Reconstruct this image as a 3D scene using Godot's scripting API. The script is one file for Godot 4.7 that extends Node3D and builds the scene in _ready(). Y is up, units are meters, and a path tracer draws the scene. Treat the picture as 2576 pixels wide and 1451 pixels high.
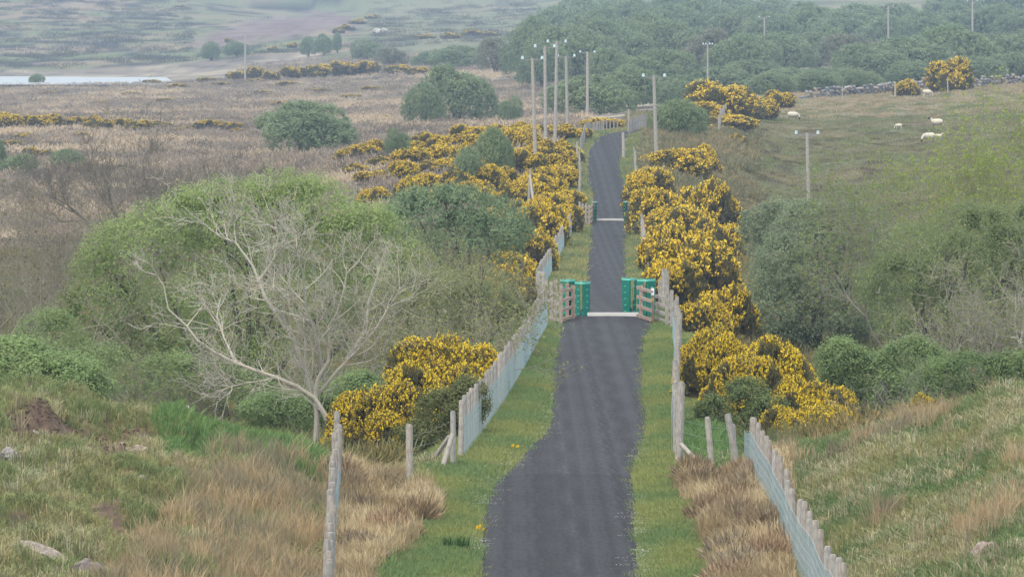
extends Node3D
# A long-lens view down a greenway path between gorse, over a bog to a wooded hill.
# A picture position (px, py) is given in pixels of a 2576 x 1451 frame; "s" is how many of those pixels one metre spans there,
# so the distance is F / s. The ground is a height table over (px, s); everything stands on it.

const F := 18000.0
const EYE := 8.8
const YH := 120.0

var rng := RandomNumberGenerator.new()
var n_big := FastNoiseLite.new()
var n_mid := FastNoiseLite.new()
var n_fine := FastNoiseLite.new()
var used_names := {}
var M := {}
var PR := {}
var rmin := 0.0035

# ------------------------------------------------------------------ geometry collector
class G:
	static var made := [0]
	var v := PackedVector3Array()
	var n := PackedVector3Array()
	var c := PackedColorArray()
	func tri(p: Vector3, q: Vector3, r: Vector3, col: Color) -> void:
		var nn := (r - p).cross(q - p).normalized()
		v.append(p); v.append(q); v.append(r)
		n.append(nn); n.append(nn); n.append(nn)
		c.append(col); c.append(col); c.append(col)
	func trin(p: Vector3, q: Vector3, r: Vector3, np: Vector3, nq: Vector3, nr: Vector3, col: Color) -> void:
		v.append(p); v.append(q); v.append(r)
		n.append(np); n.append(nq); n.append(nr)
		c.append(col); c.append(col); c.append(col)
	func quad(p: Vector3, q: Vector3, r: Vector3, t: Vector3, col: Color) -> void:
		tri(p, q, r, col); tri(p, r, t, col)
	func box(ctr: Vector3, sx: Vector3, sy: Vector3, sz: Vector3, col: Color) -> void:
		# half axes
		for k in 3:
			var a: Vector3 = [sx, sy, sz][k]
			var b: Vector3 = [sy, sz, sx][k]
			var d: Vector3 = [sz, sx, sy][k]
			quad(ctr + a - b - d, ctr + a - b + d, ctr + a + b + d, ctr + a + b - d, col)
			quad(ctr - a - b - d, ctr - a + b - d, ctr - a + b + d, ctr - a - b + d, col)
	func tube(pts: PackedVector3Array, rad: PackedFloat32Array, sides: int, col: Color, cap := true) -> void:
		var m := pts.size()
		var rings := []
		var nor := []
		var side := Vector3.ZERO
		for i in m:
			var d := (pts[mini(i + 1, m - 1)] - pts[maxi(i - 1, 0)]).normalized()
			if side == Vector3.ZERO:
				side = d.cross(Vector3(0.31, 0.2, 0.93)).normalized()
			side = (side - d * side.dot(d)).normalized()
			var up := d.cross(side)
			var ring := PackedVector3Array()
			var nr := PackedVector3Array()
			for k in sides:
				var a := TAU * k / sides
				var o := side * cos(a) + up * sin(a)
				ring.append(pts[i] + o * rad[i]); nr.append(o)
			rings.append(ring); nor.append(nr)
		for i in m - 1:
			for k in sides:
				var k2 := (k + 1) % sides
				trin(rings[i][k], rings[i + 1][k2], rings[i][k2], nor[i][k], nor[i + 1][k2], nor[i][k2], col)
				trin(rings[i][k], rings[i + 1][k], rings[i + 1][k2], nor[i][k], nor[i + 1][k], nor[i + 1][k2], col)
		if cap:
			for k in range(1, sides - 1):
				tri(rings[m - 1][0], rings[m - 1][k + 1], rings[m - 1][k], col)
				tri(rings[0][0], rings[0][k], rings[0][k + 1], col)
	func mesh(mat: Material) -> ArrayMesh:
		made[0] += v.size()
		var a := []
		a.resize(Mesh.ARRAY_MAX)
		a[Mesh.ARRAY_VERTEX] = v
		a[Mesh.ARRAY_NORMAL] = n
		a[Mesh.ARRAY_COLOR] = c
		var me := ArrayMesh.new()
		me.add_surface_from_arrays(Mesh.PRIMITIVE_TRIANGLES, a)
		me.surface_set_material(0, mat)
		return me

# ------------------------------------------------------------------ naming
func numbered(base: String) -> String:
	if not used_names.has(base):
		used_names[base] = 0
		return base
	used_names[base] += 1
	return "%s_%03d" % [base, used_names[base]]

func tag(o: Node, label: String, category: String, group := "", kind := "") -> void:
	if label: o.set_meta("label", label)
	if category: o.set_meta("category", category)
	if group: o.set_meta("group", group)
	if kind: o.set_meta("kind", kind)

func thing(called: String, label: String, category: String, at := Vector3.ZERO, group := "") -> Node3D:
	var o := Node3D.new()
	o.name = numbered(called)
	add_child(o)
	o.position = at
	tag(o, label, category, group)
	return o

func part(called: String, me: Mesh, parent: Node, at := Vector3.ZERO) -> MeshInstance3D:
	var o := MeshInstance3D.new()
	o.name = called
	o.mesh = me
	o.position = at
	parent.add_child(o, true)
	return o

# ------------------------------------------------------------------ ground
const COLS := [-1500.0, 0.0, 400.0, 700.0, 850.0, 1000.0, 1200.0, 1400.0, 1650.0, 1800.0, 2000.0, 2300.0, 2576.0, 4100.0]
const ROWS := [
	[320, [1.5, 1.0, 0.6, 0.2, 0.0, 0.0, 0.0, 0.0, 0.0, 0.0, 0.2, 0.7, 1.2, 2.5]],
	[172, [2.0, 1.0, 0.3, 0.0, 0.0, 0.1, 0.0, 0.0, 0.0, 0.1, 0.15, 0.6, 1.2, 3.0]],
	[150, [2.4, 1.3, 0.6, 0.1, 0.0, 0.1, 0.0, 0.0, 0.0, 0.15, 0.2, 0.9, 1.6, 3.2]],
	[137, [2.6, 1.95, 1.1, 0.6, 0.2, 0.1, 0.0, 0.0, 0.0, 0.1, 0.4, 1.2, 1.9, 3.4]],
	[128, [2.6, 2.2, 1.5, 1.1, 0.45, 0.05, 0.0, 0.0, 0.0, 0.1, 0.7, 1.45, 2.05, 3.4]],
	[122, [0.9, 0.4, 0.3, 0.3, 0.1, -0.1, 0.0, 0.0, 0.0, 0.0, 0.5, 0.9, 1.2, 1.6]],
	[112, [-1.0, -1.5, -1.8, -1.8, -1.5, -1.0, -0.4, 0.0, 0.0, -0.5, -0.8, -0.6, -0.4, 0.0]],
	[100, [-2.0, -2.2, -2.3, -2.3, -2.2, -1.9, -1.1, 0.0, 0.0, -1.0, -1.6, -1.4, -1.0, 0.0]],
	[77, [-2.6, -2.7, -2.7, -2.6, -2.4, -2.2, -1.6, -0.6, -0.4, -1.4, -2.0, -1.8, -1.2, 0.0]],
	[60, [-3.2, -3.2, -3.2, -3.0, -2.8, -2.6, -2.3, -1.9, -1.7, -2.2, -2.6, -2.4, -1.6, 0.0]],
	[48, [-3.5, -3.5, -3.5, -3.2, -3.0, -2.8, -2.4, -2.1, -2.1, -2.8, -3.4, -2.9, -1.8, 0.0]],
	[42, [-3.1, -3.1, -3.1, -2.8, -2.4, -1.8, -1.3, -1.5, -1.6, -2.3, -3.4, -2.4, -1.2, 0.6]],
	[36, [-2.6, -2.5, -2.4, -1.7, -0.7, 0.0, 0.3, 0.6, 0.5, -0.5, -2.0, -1.1, 0.0, 1.6]],
	[32, [-2.2, -2.1, -2.0, -1.2, -0.3, 0.6, 1.2, 1.6, 1.8, 1.2, -0.5, 0.1, 0.8, 2.6]],
	[28, [-1.7, -1.6, -1.5, -1.0, -0.6, 0.0, 1.0, 1.8, 2.2, 1.8, 0.8, 0.8, 1.3, 3.2]],
	[25, [-1.1, -1.0, -1.0, -0.8, -0.5, 0.0, 0.6, 1.5, 2.3, 2.2, 1.6, 2.0, 2.5, 4.0]],
	[22, [-0.6, -0.6, -0.5, -0.4, -0.3, -0.1, 0.2, 0.6, 1.8, 2.8, 3.3, 4.2, 4.9, 6.0]],
	[20, [-0.3, -0.3, -0.2, -0.1, 0.0, 0.3, 0.5, 0.9, 2.0, 2.4, 3.0, 3.6, 4.6, 6.0]],
	[18, [0.0, 0.0, 0.1, 0.2, 0.3, 0.6, 1.0, 1.6, 2.2, 2.8, 3.2, 3.5, 4.0, 5.0]],
	[15, [0.8, 0.8, 1.0, 1.4, 1.7, 2.3, 3.4, 4.1, 4.3, 4.8, 5.0, 5.2, 6.0, 8.0]],
	[13.3, [1.7, 1.7, 1.95, 3.2, 3.6, 4.4, 5.3, 5.8, 6.5, 7.0, 7.0, 7.5, 8.0, 11.0]],
	[13.0, [1.6, 1.6, 1.85, 3.3, 3.8, 4.6, 5.5, 6.0, 6.8, 7.3, 7.3, 7.8, 8.4, 11.3]],
	[10.9, [1.2, 1.2, 1.9, 4.6, 6.0, 7.0, 8.0, 9.0, 10.0, 10.5, 11.0, 11.5, 12.5, 15.0]],
	[10.4, [2.4, 2.4, 3.0, 6.3, 7.4, 8.0, 9.0, 10.0, 11.0, 11.6, 12.2, 12.6, 14.0, 16.0]],
	[9.6, [6.3, 6.3, 7.0, 9.0, 10.0, 10.6, 11.2, 12.5, 13.5, 14.5, 15.0, 15.5, 17.0, 19.0]],
	[8.8, [12.0, 11.5, 12.0, 13.2, 13.6, 13.8, 14.2, 15.5, 17.0, 18.5, 19.0, 19.5, 21.0, 24.0]],
	[8.0, [19.5, 18.0, 17.0, 16.4, 16.6, 17.0, 17.6, 19.0, 21.0, 23.5, 24.0, 24.0, 26.0, 29.0]],
	[7.0, [34.0, 30.0, 26.0, 22.0, 21.8, 22.2, 23.5, 26.0, 29.0, 32.0, 33.0, 32.0, 35.0, 40.0]],
	[6.0, [58.0, 52.0, 48.0, 42.0, 40.0, 40.0, 42.0, 46.0, 50.0, 54.0, 56.0, 55.0, 60.0, 70.0]],
	[4.0, [110.0, 105.0, 100.0, 95.0, 92.0, 92.0, 94.0, 98.0, 105.0, 110.0, 114.0, 112.0, 120.0, 130.0]],
]
# the path: s, its two edges in px, height
const PATH := [
	[320, 960.0, 1720.0, 0.0], [172, 1178.0, 1617.0, 0.0], [160, 1200.0, 1610.0, 0.0], [150, 1208.0, 1603.0, 0.0], [137, 1220.0, 1597.0, 0.0], [125, 1241.0, 1592.0, 0.0],
	[122, 1266.0, 1585.0, 0.0], [119, 1296.0, 1590.0, 0.0], [115, 1330.0, 1602.0, 0.0], [110.5, 1374.0, 1620.0, 0.0], [105.7, 1386.0, 1620.0, 0.0], [100, 1391.0, 1614.0, 0.0], [88.6, 1397.0, 1612.0, 0.0], [83, 1405.0, 1622.0, 0.0], [79, 1414.0, 1640.0, 0.0],
	[76, 1420.0, 1634.0, 0.0], [72, 1450.0, 1606.0, -0.35], [65, 1464.0, 1594.0, -1.1], [58, 1468.0, 1582.0, -1.7], [53, 1474.0, 1576.0, -1.95], [47, 1482.0, 1576.0, -1.84], [43, 1487.0, 1575.0, -1.66], [42, 1488.0, 1574.0, -1.58], [40.6, 1492.0, 1577.0, -1.1], [39, 1494.0, 1577.0, -0.56],
	[38, 1477.0, 1569.0, -0.12], [36, 1478.0, 1558.0, 0.6], [34, 1482.0, 1564.0, 1.12], [32.3, 1504.0, 1573.0, 1.8], [31.5, 1532.0, 1594.0, 1.97], [31.0, 1572.0, 1640.0, 2.05], [30.5, 1640.0, 1705.0, 2.1], [29.8, 1720.0, 1780.0, 2.1],
]

func path_at(s: float) -> Vector3:  # left px, right px, height
	if s >= PATH[0][0]: return Vector3(PATH[0][1], PATH[0][2], PATH[0][3])
	for i in PATH.size() - 1:
		if s >= PATH[i + 1][0]:
			var a: Array = PATH[i]
			var b: Array = PATH[i + 1]
			var t: float = (1.0 / s - 1.0 / a[0]) / (1.0 / b[0] - 1.0 / a[0])
			return Vector3(lerpf(a[1], b[1], t), lerpf(a[2], b[2], t), lerpf(a[3], b[3], t))
	var e: Array = PATH[PATH.size() - 1]
	return Vector3(e[1], e[2], e[3])

func table_height(px: float, s: float) -> float:
	var r := 0
	while r < ROWS.size() - 2 and s < ROWS[r + 1][0]: r += 1
	var s0: float = ROWS[r][0]
	var s1: float = ROWS[r + 1][0]
	var t := clampf((1.0 / s - 1.0 / s0) / (1.0 / s1 - 1.0 / s0), 0.0, 1.0)
	var k := 0
	while k < COLS.size() - 2 and px > COLS[k + 1]: k += 1
	var u := clampf((px - COLS[k]) / (COLS[k + 1] - COLS[k]), 0.0, 1.0)
	u = lerpf(u, u * u * (3.0 - 2.0 * u), 0.6)
	var h0: float = lerpf(ROWS[r][1][k], ROWS[r][1][k + 1], u)
	var h1: float = lerpf(ROWS[r + 1][1][k], ROWS[r + 1][1][k + 1], u)
	return lerpf(h0, h1, t)

func off_path(px: float, s: float) -> float:  # metres outside the path's edges, negative on it
	if s < 29.8: return 99.0
	var p := path_at(s)
	return maxf(p.x - px, px - p.y) / s

# the bare peat scar on the bank: positive inside
func scar_at(px: float, s: float) -> float:
	if px > 460.0: return -1.0
	return 1.0 - Vector2((px - 190.0 - (134.0 - s) * 26.0) / 175.0, (s - 135.0) / 5.2).length() + n_fine.get_noise_2d(px * 0.6, s * 9.0) * 0.25

func height(px: float, s: float) -> float:
	var h := table_height(px, s)
	var x := (px - 1288.0) / s
	var z := -F / s
	if s > 95.0:
		if px < 520.0 and s > 124.0:
			h += n_mid.get_noise_2d(x * 34.0 + 9.0, z * 16.0) * 0.5
			h -= 0.5 * smoothstep(0.0, 0.5, scar_at(px, s))
		h += n_mid.get_noise_2d(x * 22.0, z * 12.0) * 0.16 + n_mid.get_noise_2d(x * 60.0, z * 40.0) * 0.05
	elif s > 16.0:
		h += n_mid.get_noise_2d(x * 6.0, z * 3.0) * 0.3
	elif s < 10.6:
		h += n_mid.get_noise_2d(x * 2.2, z * 1.4) * 1.1
	if s > 29.8:
		var o := off_path(px, s)
		var p := path_at(s)
		var flat := 1.3 if s > 40.0 else 0.8
		var w := smoothstep(flat, flat + 2.2, o)
		h = lerpf(p.z - 0.05 + 0.09 * smoothstep(0.05, 0.6, o) + n_mid.get_noise_2d(x * 70.0, z * 30.0) * 0.03 * smoothstep(0.05, 0.6, o), h, w)
	return h

func at(px: float, s: float, lift := 0.0) -> Vector3:
	return Vector3((px - 1288.0) / s, height(px, s) + lift, -F / s)

func ground_py(px: float, s: float) -> float:
	return YH + (EYE - height(px, s)) * s

func pix(px: float, py: float, s: float) -> Vector3:
	return Vector3((px - 1288.0) / s, EYE - (py - YH) / s, -F / s)

func mixc(a: Color, b: Color, t: float) -> Color:
	return a.lerp(b, clampf(t, 0.0, 1.0))

func ground_color(px: float, s: float) -> Color:
	var x := (px - 1288.0) / s
	var z := -F / s
	var f := n_fine.get_noise_2d(x * 90.0, z * 40.0)
	var m := n_mid.get_noise_2d(x * 30.0 + 50.0, z * 14.0)
	if s > 95.0:
		var col := mixc(Color(0.115, 0.145, 0.05), Color(0.25, 0.21, 0.1), 0.42 + m * 1.1 + f * 0.5)
		if px > 250.0 and px < 830.0 and s > 128.0:
			col = mixc(col, Color(0.27, 0.2, 0.105), 0.5 + m)
		# worn peat: the scar on the bank and small bare spots
		var soil := smoothstep(0.3, 0.42, n_mid.get_noise_2d(x * 75.0 - 30.0, z * 22.0) + (0.1 if px < 400.0 else -0.12))
		soil = maxf(soil, smoothstep(0.0, 0.2, scar_at(px, s) + f * 0.2))
		col = mixc(col, Color(0.16, 0.11, 0.082), soil)
		var o := off_path(px, s)
		if o < 2.2:
			col = mixc(Color(0.13, 0.19, 0.055), Color(0.2, 0.21, 0.085), 0.4 + m + f)
			if o < 0.22: col = mixc(Color(0.27, 0.25, 0.21), col, 0.5 + f)
		return col
	if s > 29.0:
		var col2 := mixc(Color(0.09, 0.115, 0.045), Color(0.19, 0.155, 0.085), 0.4 + m * 1.2 + f * 0.4)
		if px > 1590.0 and s < 48.0: col2 = mixc(Color(0.13, 0.13, 0.065), Color(0.24, 0.19, 0.12), 0.5 + m * 1.4 + f * 0.5)
		if px > 1800.0 + n_mid.get_noise_2d(z * 4.0, 9.0) * 90.0 + f * 40.0 and s < 46.0:
			col2 = field_color(px, s, x, z, f)
		elif px < 1050.0 and s < 50.0:
			col2 = bog_color(px, s, x, z, f)
		var o2 := off_path(px, s)
		if o2 < 1.8:
			col2 = mixc(Color(0.11, 0.175, 0.055), Color(0.19, 0.2, 0.085), 0.35 + m + f)
			if o2 < 0.2: col2 = mixc(Color(0.24, 0.22, 0.18), col2, 0.5 + f)
		return col2
	if px > 1700.0 and s > 21.6:
		return field_color(px, s, x, z, f)
	if s > 10.2:
		if px > 1650.0: return mixc(Color(0.22, 0.18, 0.1), Color(0.08, 0.11, 0.05), 0.4 + m)
		return bog_color(px, s, x, z, f)
	# hillside
	var a := n_mid.get_noise_2d(x * 1.1, z * 0.75)
	var b := n_mid.get_noise_2d(x * 3.4 + 90.0, z * 1.9)
	var col3 := mixc(Color(0.18, 0.2, 0.095), Color(0.3, 0.235, 0.15), 0.42 + a * 1.9 + f * 0.4)
	col3 = mixc(col3, Color(0.03, 0.033, 0.032), smoothstep(0.02, 0.26, b) * 0.9)
	if px > 480.0 and px < 930.0:
		var py := YH + (EYE - height(px, s)) * s
		var topline := 105.0 - (px - 470.0) * 0.36 if px < 640.0 else 44.0 - (px - 640.0) * 0.1
		if px > 820.0: topline += (px - 820.0) * 0.35
		var botline := 118.0 - maxf(0.0, px - 560.0) * 0.14
		var inside := minf(py - topline, botline - py) + f * 14.0 + b * 10.0
		col3 = mixc(col3, mixc(Color(0.17, 0.12, 0.105), Color(0.26, 0.2, 0.175), 0.4 + b * 1.5 + f), smoothstep(0.0, 6.0, inside))
	if px > 900.0:
		col3 = mixc(col3, Color(0.2, 0.225, 0.11), 0.45)
	return col3

func field_color(px: float, s: float, x: float, z: float, f: float) -> Color:
	var a := n_mid.get_noise_2d(x * 7.0, z * 2.2)
	var b := n_mid.get_noise_2d(x * 26.0 + 7.0, z * 6.0)
	var col := mixc(Color(0.15, 0.165, 0.075), Color(0.24, 0.2, 0.12), 0.35 + a * 0.9 + f * 0.5)
	col = mixc(col, Color(0.095, 0.075, 0.05), smoothstep(0.1, 0.34, b) * 0.85 * smoothstep(24.0, 29.0, s))
	# ungrazed bleached grass left standing along the dry stone wall, in broken patches
	var from_wall := F / 22.2 + z
	col = mixc(col, Color(0.34, 0.28, 0.19), 0.7 * smoothstep(0.0, 0.12, 0.22 - from_wall / 260.0 + b * 0.8 + f * 0.3) if from_wall < 90.0 else 0.0)
	return col

func bog_color(px: float, s: float, x: float, z: float, f: float) -> Color:
	var a := n_mid.get_noise_2d(x * 2.6, z * 1.5)
	var b := n_mid.get_noise_2d(x * 7.0 + 40.0, z * 3.4)
	var col := mixc(Color(0.225, 0.19, 0.148), Color(0.3, 0.258, 0.19), 0.5 + b * 1.2 + f * 0.6)
	col = mixc(col, Color(0.42, 0.35, 0.25), smoothstep(0.04, 0.26, a + b * 0.35) * 0.9)
	col = mixc(col, Color(0.11, 0.095, 0.078), smoothstep(0.08, 0.26, b - a * 0.5) * 0.85)
	if s < 10.9 and px > 800.0: col = mixc(col, Color(0.17, 0.19, 0.1), 0.7)
	return col

func bog_tint(px: float, s: float, k: float) -> Color:
	var c := bog_color(px, s, (px - 1288.0) / s, -F / s, 0.0)
	return Color(c.r * k, c.g * k, c.b * k)

func field_tint(px: float, s: float) -> Color:
	var c := field_color(px, s, (px - 1288.0) / s, -F / s, 0.0)
	return Color(c.r * 5.6, c.g * 5.6, c.b * 5.6)

func build_ground() -> void:
	var cols := PackedFloat32Array()
	var px := -1500.0
	while px < 4100.0:
		cols.append(px)
		px += 60.0 if px < -160.0 or px >= 2740.0 else (9.0 if px >= 1140.0 and px < 1760.0 else 18.0)
	var rows := PackedFloat32Array()
	var s := 320.0
	while s > 4.2:
		rows.append(s)
		s *= 0.9962 if s < 178.0 and s > 110.0 else (0.987 if s > 29.0 else (0.9915 if s > 7.0 else 0.96))
	var v := PackedVector3Array()
	var c := PackedColorArray()
	var idx := PackedInt32Array()
	var w := cols.size()
	for r in rows.size():
		for k in w:
			v.append(at(cols[k], rows[r]))
			c.append(ground_color(cols[k], rows[r]))
	for r in rows.size() - 1:
		for k in w - 1:
			var i := r * w + k
			idx.append_array(PackedInt32Array([i, i + w, i + w + 1, i, i + w + 1, i + 1]))
	var st := SurfaceTool.new()
	var arr := []
	arr.resize(Mesh.ARRAY_MAX)
	arr[Mesh.ARRAY_VERTEX] = v
	arr[Mesh.ARRAY_COLOR] = c
	arr[Mesh.ARRAY_INDEX] = idx
	st.create_from_arrays(arr)
	st.generate_normals()
	var me := st.commit()
	me.surface_set_material(0, M.ground)
	var o := part("ground", me, self)
	tag(o, "rough ground of grass, bog and hillside", "ground", "", "structure")

func build_path() -> void:
	var v := PackedVector3Array()
	var u := PackedVector2Array()
	var pc := PackedColorArray()
	var idx := PackedInt32Array()
	var s := 250.0
	var r := 0
	var cuts := 8
	while s > 29.9:
		var p := path_at(s)
		var z := -F / s
		var jl := n_fine.get_noise_2d(z * 42.0, 10.0) * 0.05 + n_mid.get_noise_2d(z * 3.0, 4.0) * 0.12
		var jr := n_fine.get_noise_2d(z * 42.0, 70.0) * 0.05 + n_mid.get_noise_2d(z * 3.0, 64.0) * 0.12
		var xl := (p.x - 1288.0) / s + jl
		var xr := (p.y - 1288.0) / s + jr
		for k in cuts + 1:
			var t := float(k) / cuts
			var camber := 0.03 * (1.0 - pow(2.0 * t - 1.0, 2.0)) - (0.03 if k == 0 or k == cuts else 0.0)
			v.append(Vector3(lerpf(xl, xr, t), p.z + camber + 0.012, z))
			u.append(Vector2(lerpf(xl, xr, t) / 3.2, z / 9.0))
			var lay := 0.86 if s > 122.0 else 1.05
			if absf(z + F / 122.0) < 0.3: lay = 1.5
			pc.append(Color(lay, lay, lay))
		if r > 0:
			for k in cuts:
				var i := (r - 1) * (cuts + 1) + k
				idx.append_array(PackedInt32Array([i, i + cuts + 1, i + cuts + 2, i, i + cuts + 2, i + 1]))
		r += 1
		s = 1.0 / (1.0 / s + 0.28 / F) if s > 100.0 else 1.0 / (1.0 / s + 0.7 / F)
	var st := SurfaceTool.new()
	var arr := []
	arr.resize(Mesh.ARRAY_MAX)
	arr[Mesh.ARRAY_VERTEX] = v
	arr[Mesh.ARRAY_TEX_UV] = u
	arr[Mesh.ARRAY_COLOR] = pc
	arr[Mesh.ARRAY_INDEX] = idx
	st.create_from_arrays(arr)
	st.generate_normals()
	var me := st.commit()
	me.surface_set_material(0, M.asphalt)
	var o := part("path", me, self)
	tag(o, "narrow grey asphalt greenway path between grass verges", "path", "", "structure")

func build_lake() -> void:
	var g := G.new()
	var a := Vector3((-1500.0 - 1288.0) / 13.6, 1.98, -F / 13.6)
	var b := Vector3((460.0 - 1288.0) / 13.6, 1.98, -F / 13.6)
	var d := Vector3((560.0 - 1288.0) / 10.2, 1.98, -F / 10.2)
	var e := Vector3((-1500.0 - 1288.0) / 10.2, 1.98, -F / 10.2)
	g.quad(a, e, d, b, Color.WHITE)
	var o := part("lake", g.mesh(M.water), self)
	tag(o, "pale lake beyond the bog", "lake", "", "structure")

# ------------------------------------------------------------------ materials
func vmat(rough := 0.95, back := 0.0, spec := 0.25) -> StandardMaterial3D:
	var m := StandardMaterial3D.new()
	m.vertex_color_use_as_albedo = true
	m.roughness = rough
	m.metallic_specular = spec
	m.cull_mode = BaseMaterial3D.CULL_DISABLED
	if back > 0.0:
		m.backlight_enabled = true
		m.backlight = Color(back, back, back)
	return m

func noise_tex(freq: float, lo: Color, hi: Color, size := 512, octaves := 4, sd := 1) -> NoiseTexture2D:
	var t := NoiseTexture2D.new()
	var n := FastNoiseLite.new()
	n.seed = sd
	n.frequency = freq
	n.fractal_octaves = octaves
	t.noise = n
	t.width = size
	t.height = size
	t.seamless = true
	var g := Gradient.new()
	g.set_color(0, lo)
	g.set_color(1, hi)
	t.color_ramp = g
	return t

func asphalt_tex() -> ImageTexture:
	var w := 512
	var h := 1024
	var im := Image.create(w, h, false, Image.FORMAT_RGB8)
	var r := RandomNumberGenerator.new()
	r.seed = 5
	var n := FastNoiseLite.new()
	n.frequency = 0.012
	n.fractal_octaves = 4
	var crack := PackedFloat32Array()
	var cx := w * 0.56
	for y in h:
		cx += r.randf_range(-1.6, 1.6) + sin(y * TAU / h * 3.0) * 0.25
		crack.append(cx)
	for y in h:
		for x in w:
			var b := 0.051 + n.get_noise_2d(x * 1.1, absf(y - h * 0.5) * 0.06) * 0.017 + n.get_noise_2d(x * 5.0 + 900.0, absf(y - h * 0.5) * 0.9) * 0.012 + (r.randf() - 0.5) * 0.03
			var dx := absf(x - crack[y])
			if dx < 3.5: b += 0.02 * (0.5 + n.get_noise_2d(7.0, absf(y - h * 0.5) * 1.5))
			var dx2 := absf(x - crack[(y * 2 + 300) % h] + 150.0)
			if dx2 < 2.0: b += 0.01
			b = clampf(b, 0.02, 0.4)
			im.set_pixel(x, y, Color(b * 0.985, b * 1.0, b * 1.06).linear_to_srgb())
	return ImageTexture.create_from_image(im)

func make_materials() -> void:
	var gm := vmat(0.95, 0.0, 0.2)
	gm.albedo_texture = noise_tex(0.02, Color(0.62, 0.62, 0.62), Color(1, 1, 1), 512, 5)
	gm.uv1_triplanar = true
	gm.uv1_world_triplanar = true
	gm.uv1_scale = Vector3(0.45, 0.45, 0.45)
	M.ground = gm
	M.leaf = vmat(0.75, 0.95, 0.25)
	M.grass = vmat(0.75, 0.5, 0.25)
	M.bloom = vmat(0.7, 0.5, 0.25)
	M.bark = vmat(0.9, 0.0, 0.2)
	M.bark.albedo_texture = noise_tex(0.04, Color(0.72, 0.71, 0.69), Color(1, 1, 1), 256, 5, 29)
	M.bark.uv1_triplanar = true
	M.bark.uv1_scale = Vector3(2.2, 2.2, 2.2)
	M.wood = vmat(0.9, 0.0, 0.2)
	M.wood.albedo_texture = noise_tex(0.035, Color(0.7, 0.69, 0.68), Color(1, 1, 1), 256, 5, 19)
	M.wood.uv1_triplanar = true
	M.wood.uv1_scale = Vector3(2.6, 0.5, 2.6)
	M.stone = vmat(0.9, 0.0, 0.25)
	M.stone.albedo_texture = noise_tex(0.03, Color(0.55, 0.54, 0.52), Color(1, 1, 1), 256, 5, 9)
	M.stone.uv1_triplanar = true
	M.stone.uv1_scale = Vector3(1.6, 1.6, 1.6)
	M.wool = vmat(1.0, 0.0, 0.1)
	M.plain = vmat(0.6, 0.0, 0.4)
	var gl := StandardMaterial3D.new()
	gl.albedo_color = Color(0.74, 0.82, 0.83)
	gl.roughness = 0.15
	M.porcelain = gl
	var a := StandardMaterial3D.new()
	a.albedo_texture = asphalt_tex()
	a.roughness = 1.0
	a.vertex_color_use_as_albedo = true
	a.metallic_specular = 0.12
	M.asphalt = a
	var wt := StandardMaterial3D.new()
	wt.albedo_color = Color(0.5, 0.52, 0.52)
	wt.roughness = 0.5
	M.water = wt

# ------------------------------------------------------------------ plants: prototypes of unit size
func rdir() -> Vector3:
	var y := rng.randf_range(-1.0, 1.0)
	var a := rng.randf() * TAU
	var r := sqrt(1.0 - y * y)
	return Vector3(cos(a) * r, y, sin(a) * r)

func leaf(g: G, p: Vector3, nn: Vector3, size: float, col: Color) -> void:
	var t := nn.cross(rdir()).normalized()
	if t == Vector3.ZERO: return
	var b := nn.cross(t)
	var l := t * size
	var w := b * size * 0.5
	g.tri(p - l, p + w, p + l, col)
	g.tri(p - l, p + l, p - w, col)

func vary(c: Color, amount: float) -> Color:
	var k := 1.0 + rng.randf_range(-amount, amount)
	var h := rng.randf_range(-amount, amount) * 0.35
	return Color(c.r * k * (1.0 + h), c.g * k, c.b * k * (1.0 - h))

# lobes: [centre, radii]; leaves gather in clumps over the lobes' outer shells
func crown(g: G, lobes: Array, clumps: int, per: int, clump_r: float, size: float, ca: Color, cb: Color, low := -0.35) -> void:
	var weights := []
	var total := 0.0
	for l in lobes:
		total += l[1].x * l[1].y
		weights.append(total)
	for i in clumps:
		var pick := rng.randf() * total
		var k := 0
		while weights[k] < pick: k += 1
		var ctr: Vector3 = lobes[k][0]
		var rad: Vector3 = lobes[k][1]
		var d := rdir()
		if d.y < low: d.y = -d.y
		var p := ctr + d * rad * (1.0 - 0.3 * rng.randf() * rng.randf()) * (1.0 + 0.16 * n_fine.get_noise_3d(d.x * 70.0 + k * 31.0, d.y * 70.0, d.z * 70.0))
		var inside := false
		for j in lobes.size():
			if j != k and ((p - lobes[j][0]) / lobes[j][1]).length_squared() < 0.6:
				inside = true
				break
		if inside: continue
		var nn: Vector3 = (d / rad).normalized()
		var tone := n_mid.get_noise_3d(p.x * 60.0, p.y * 60.0, p.z * 60.0)
		var base := mixc(ca, cb, 0.5 + tone * 0.9 + rng.randf_range(-0.25, 0.25))
		for q in per:
			var o := rdir() * rng.randf()
			var lp := p + o * clump_r
			var ln := (nn * 0.55 + o * 0.5 + rdir() * 0.55 + Vector3(0, 0.25, 0)).normalized()
			leaf(g, lp, ln, size * rng.randf_range(0.6, 1.25), vary(base, 0.18))
	# leaves further in, of the same colours, which close the crown
	for i in int(clumps * 0.9):
		var k := rng.randi() % lobes.size()
		var d := rdir()
		var p: Vector3 = lobes[k][0] + d * lobes[k][1] * rng.randf_range(0.35, 0.82)
		leaf(g, p, rdir(), size * 2.2, vary(mixc(ca, cb, rng.randf()), 0.2))

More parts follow.
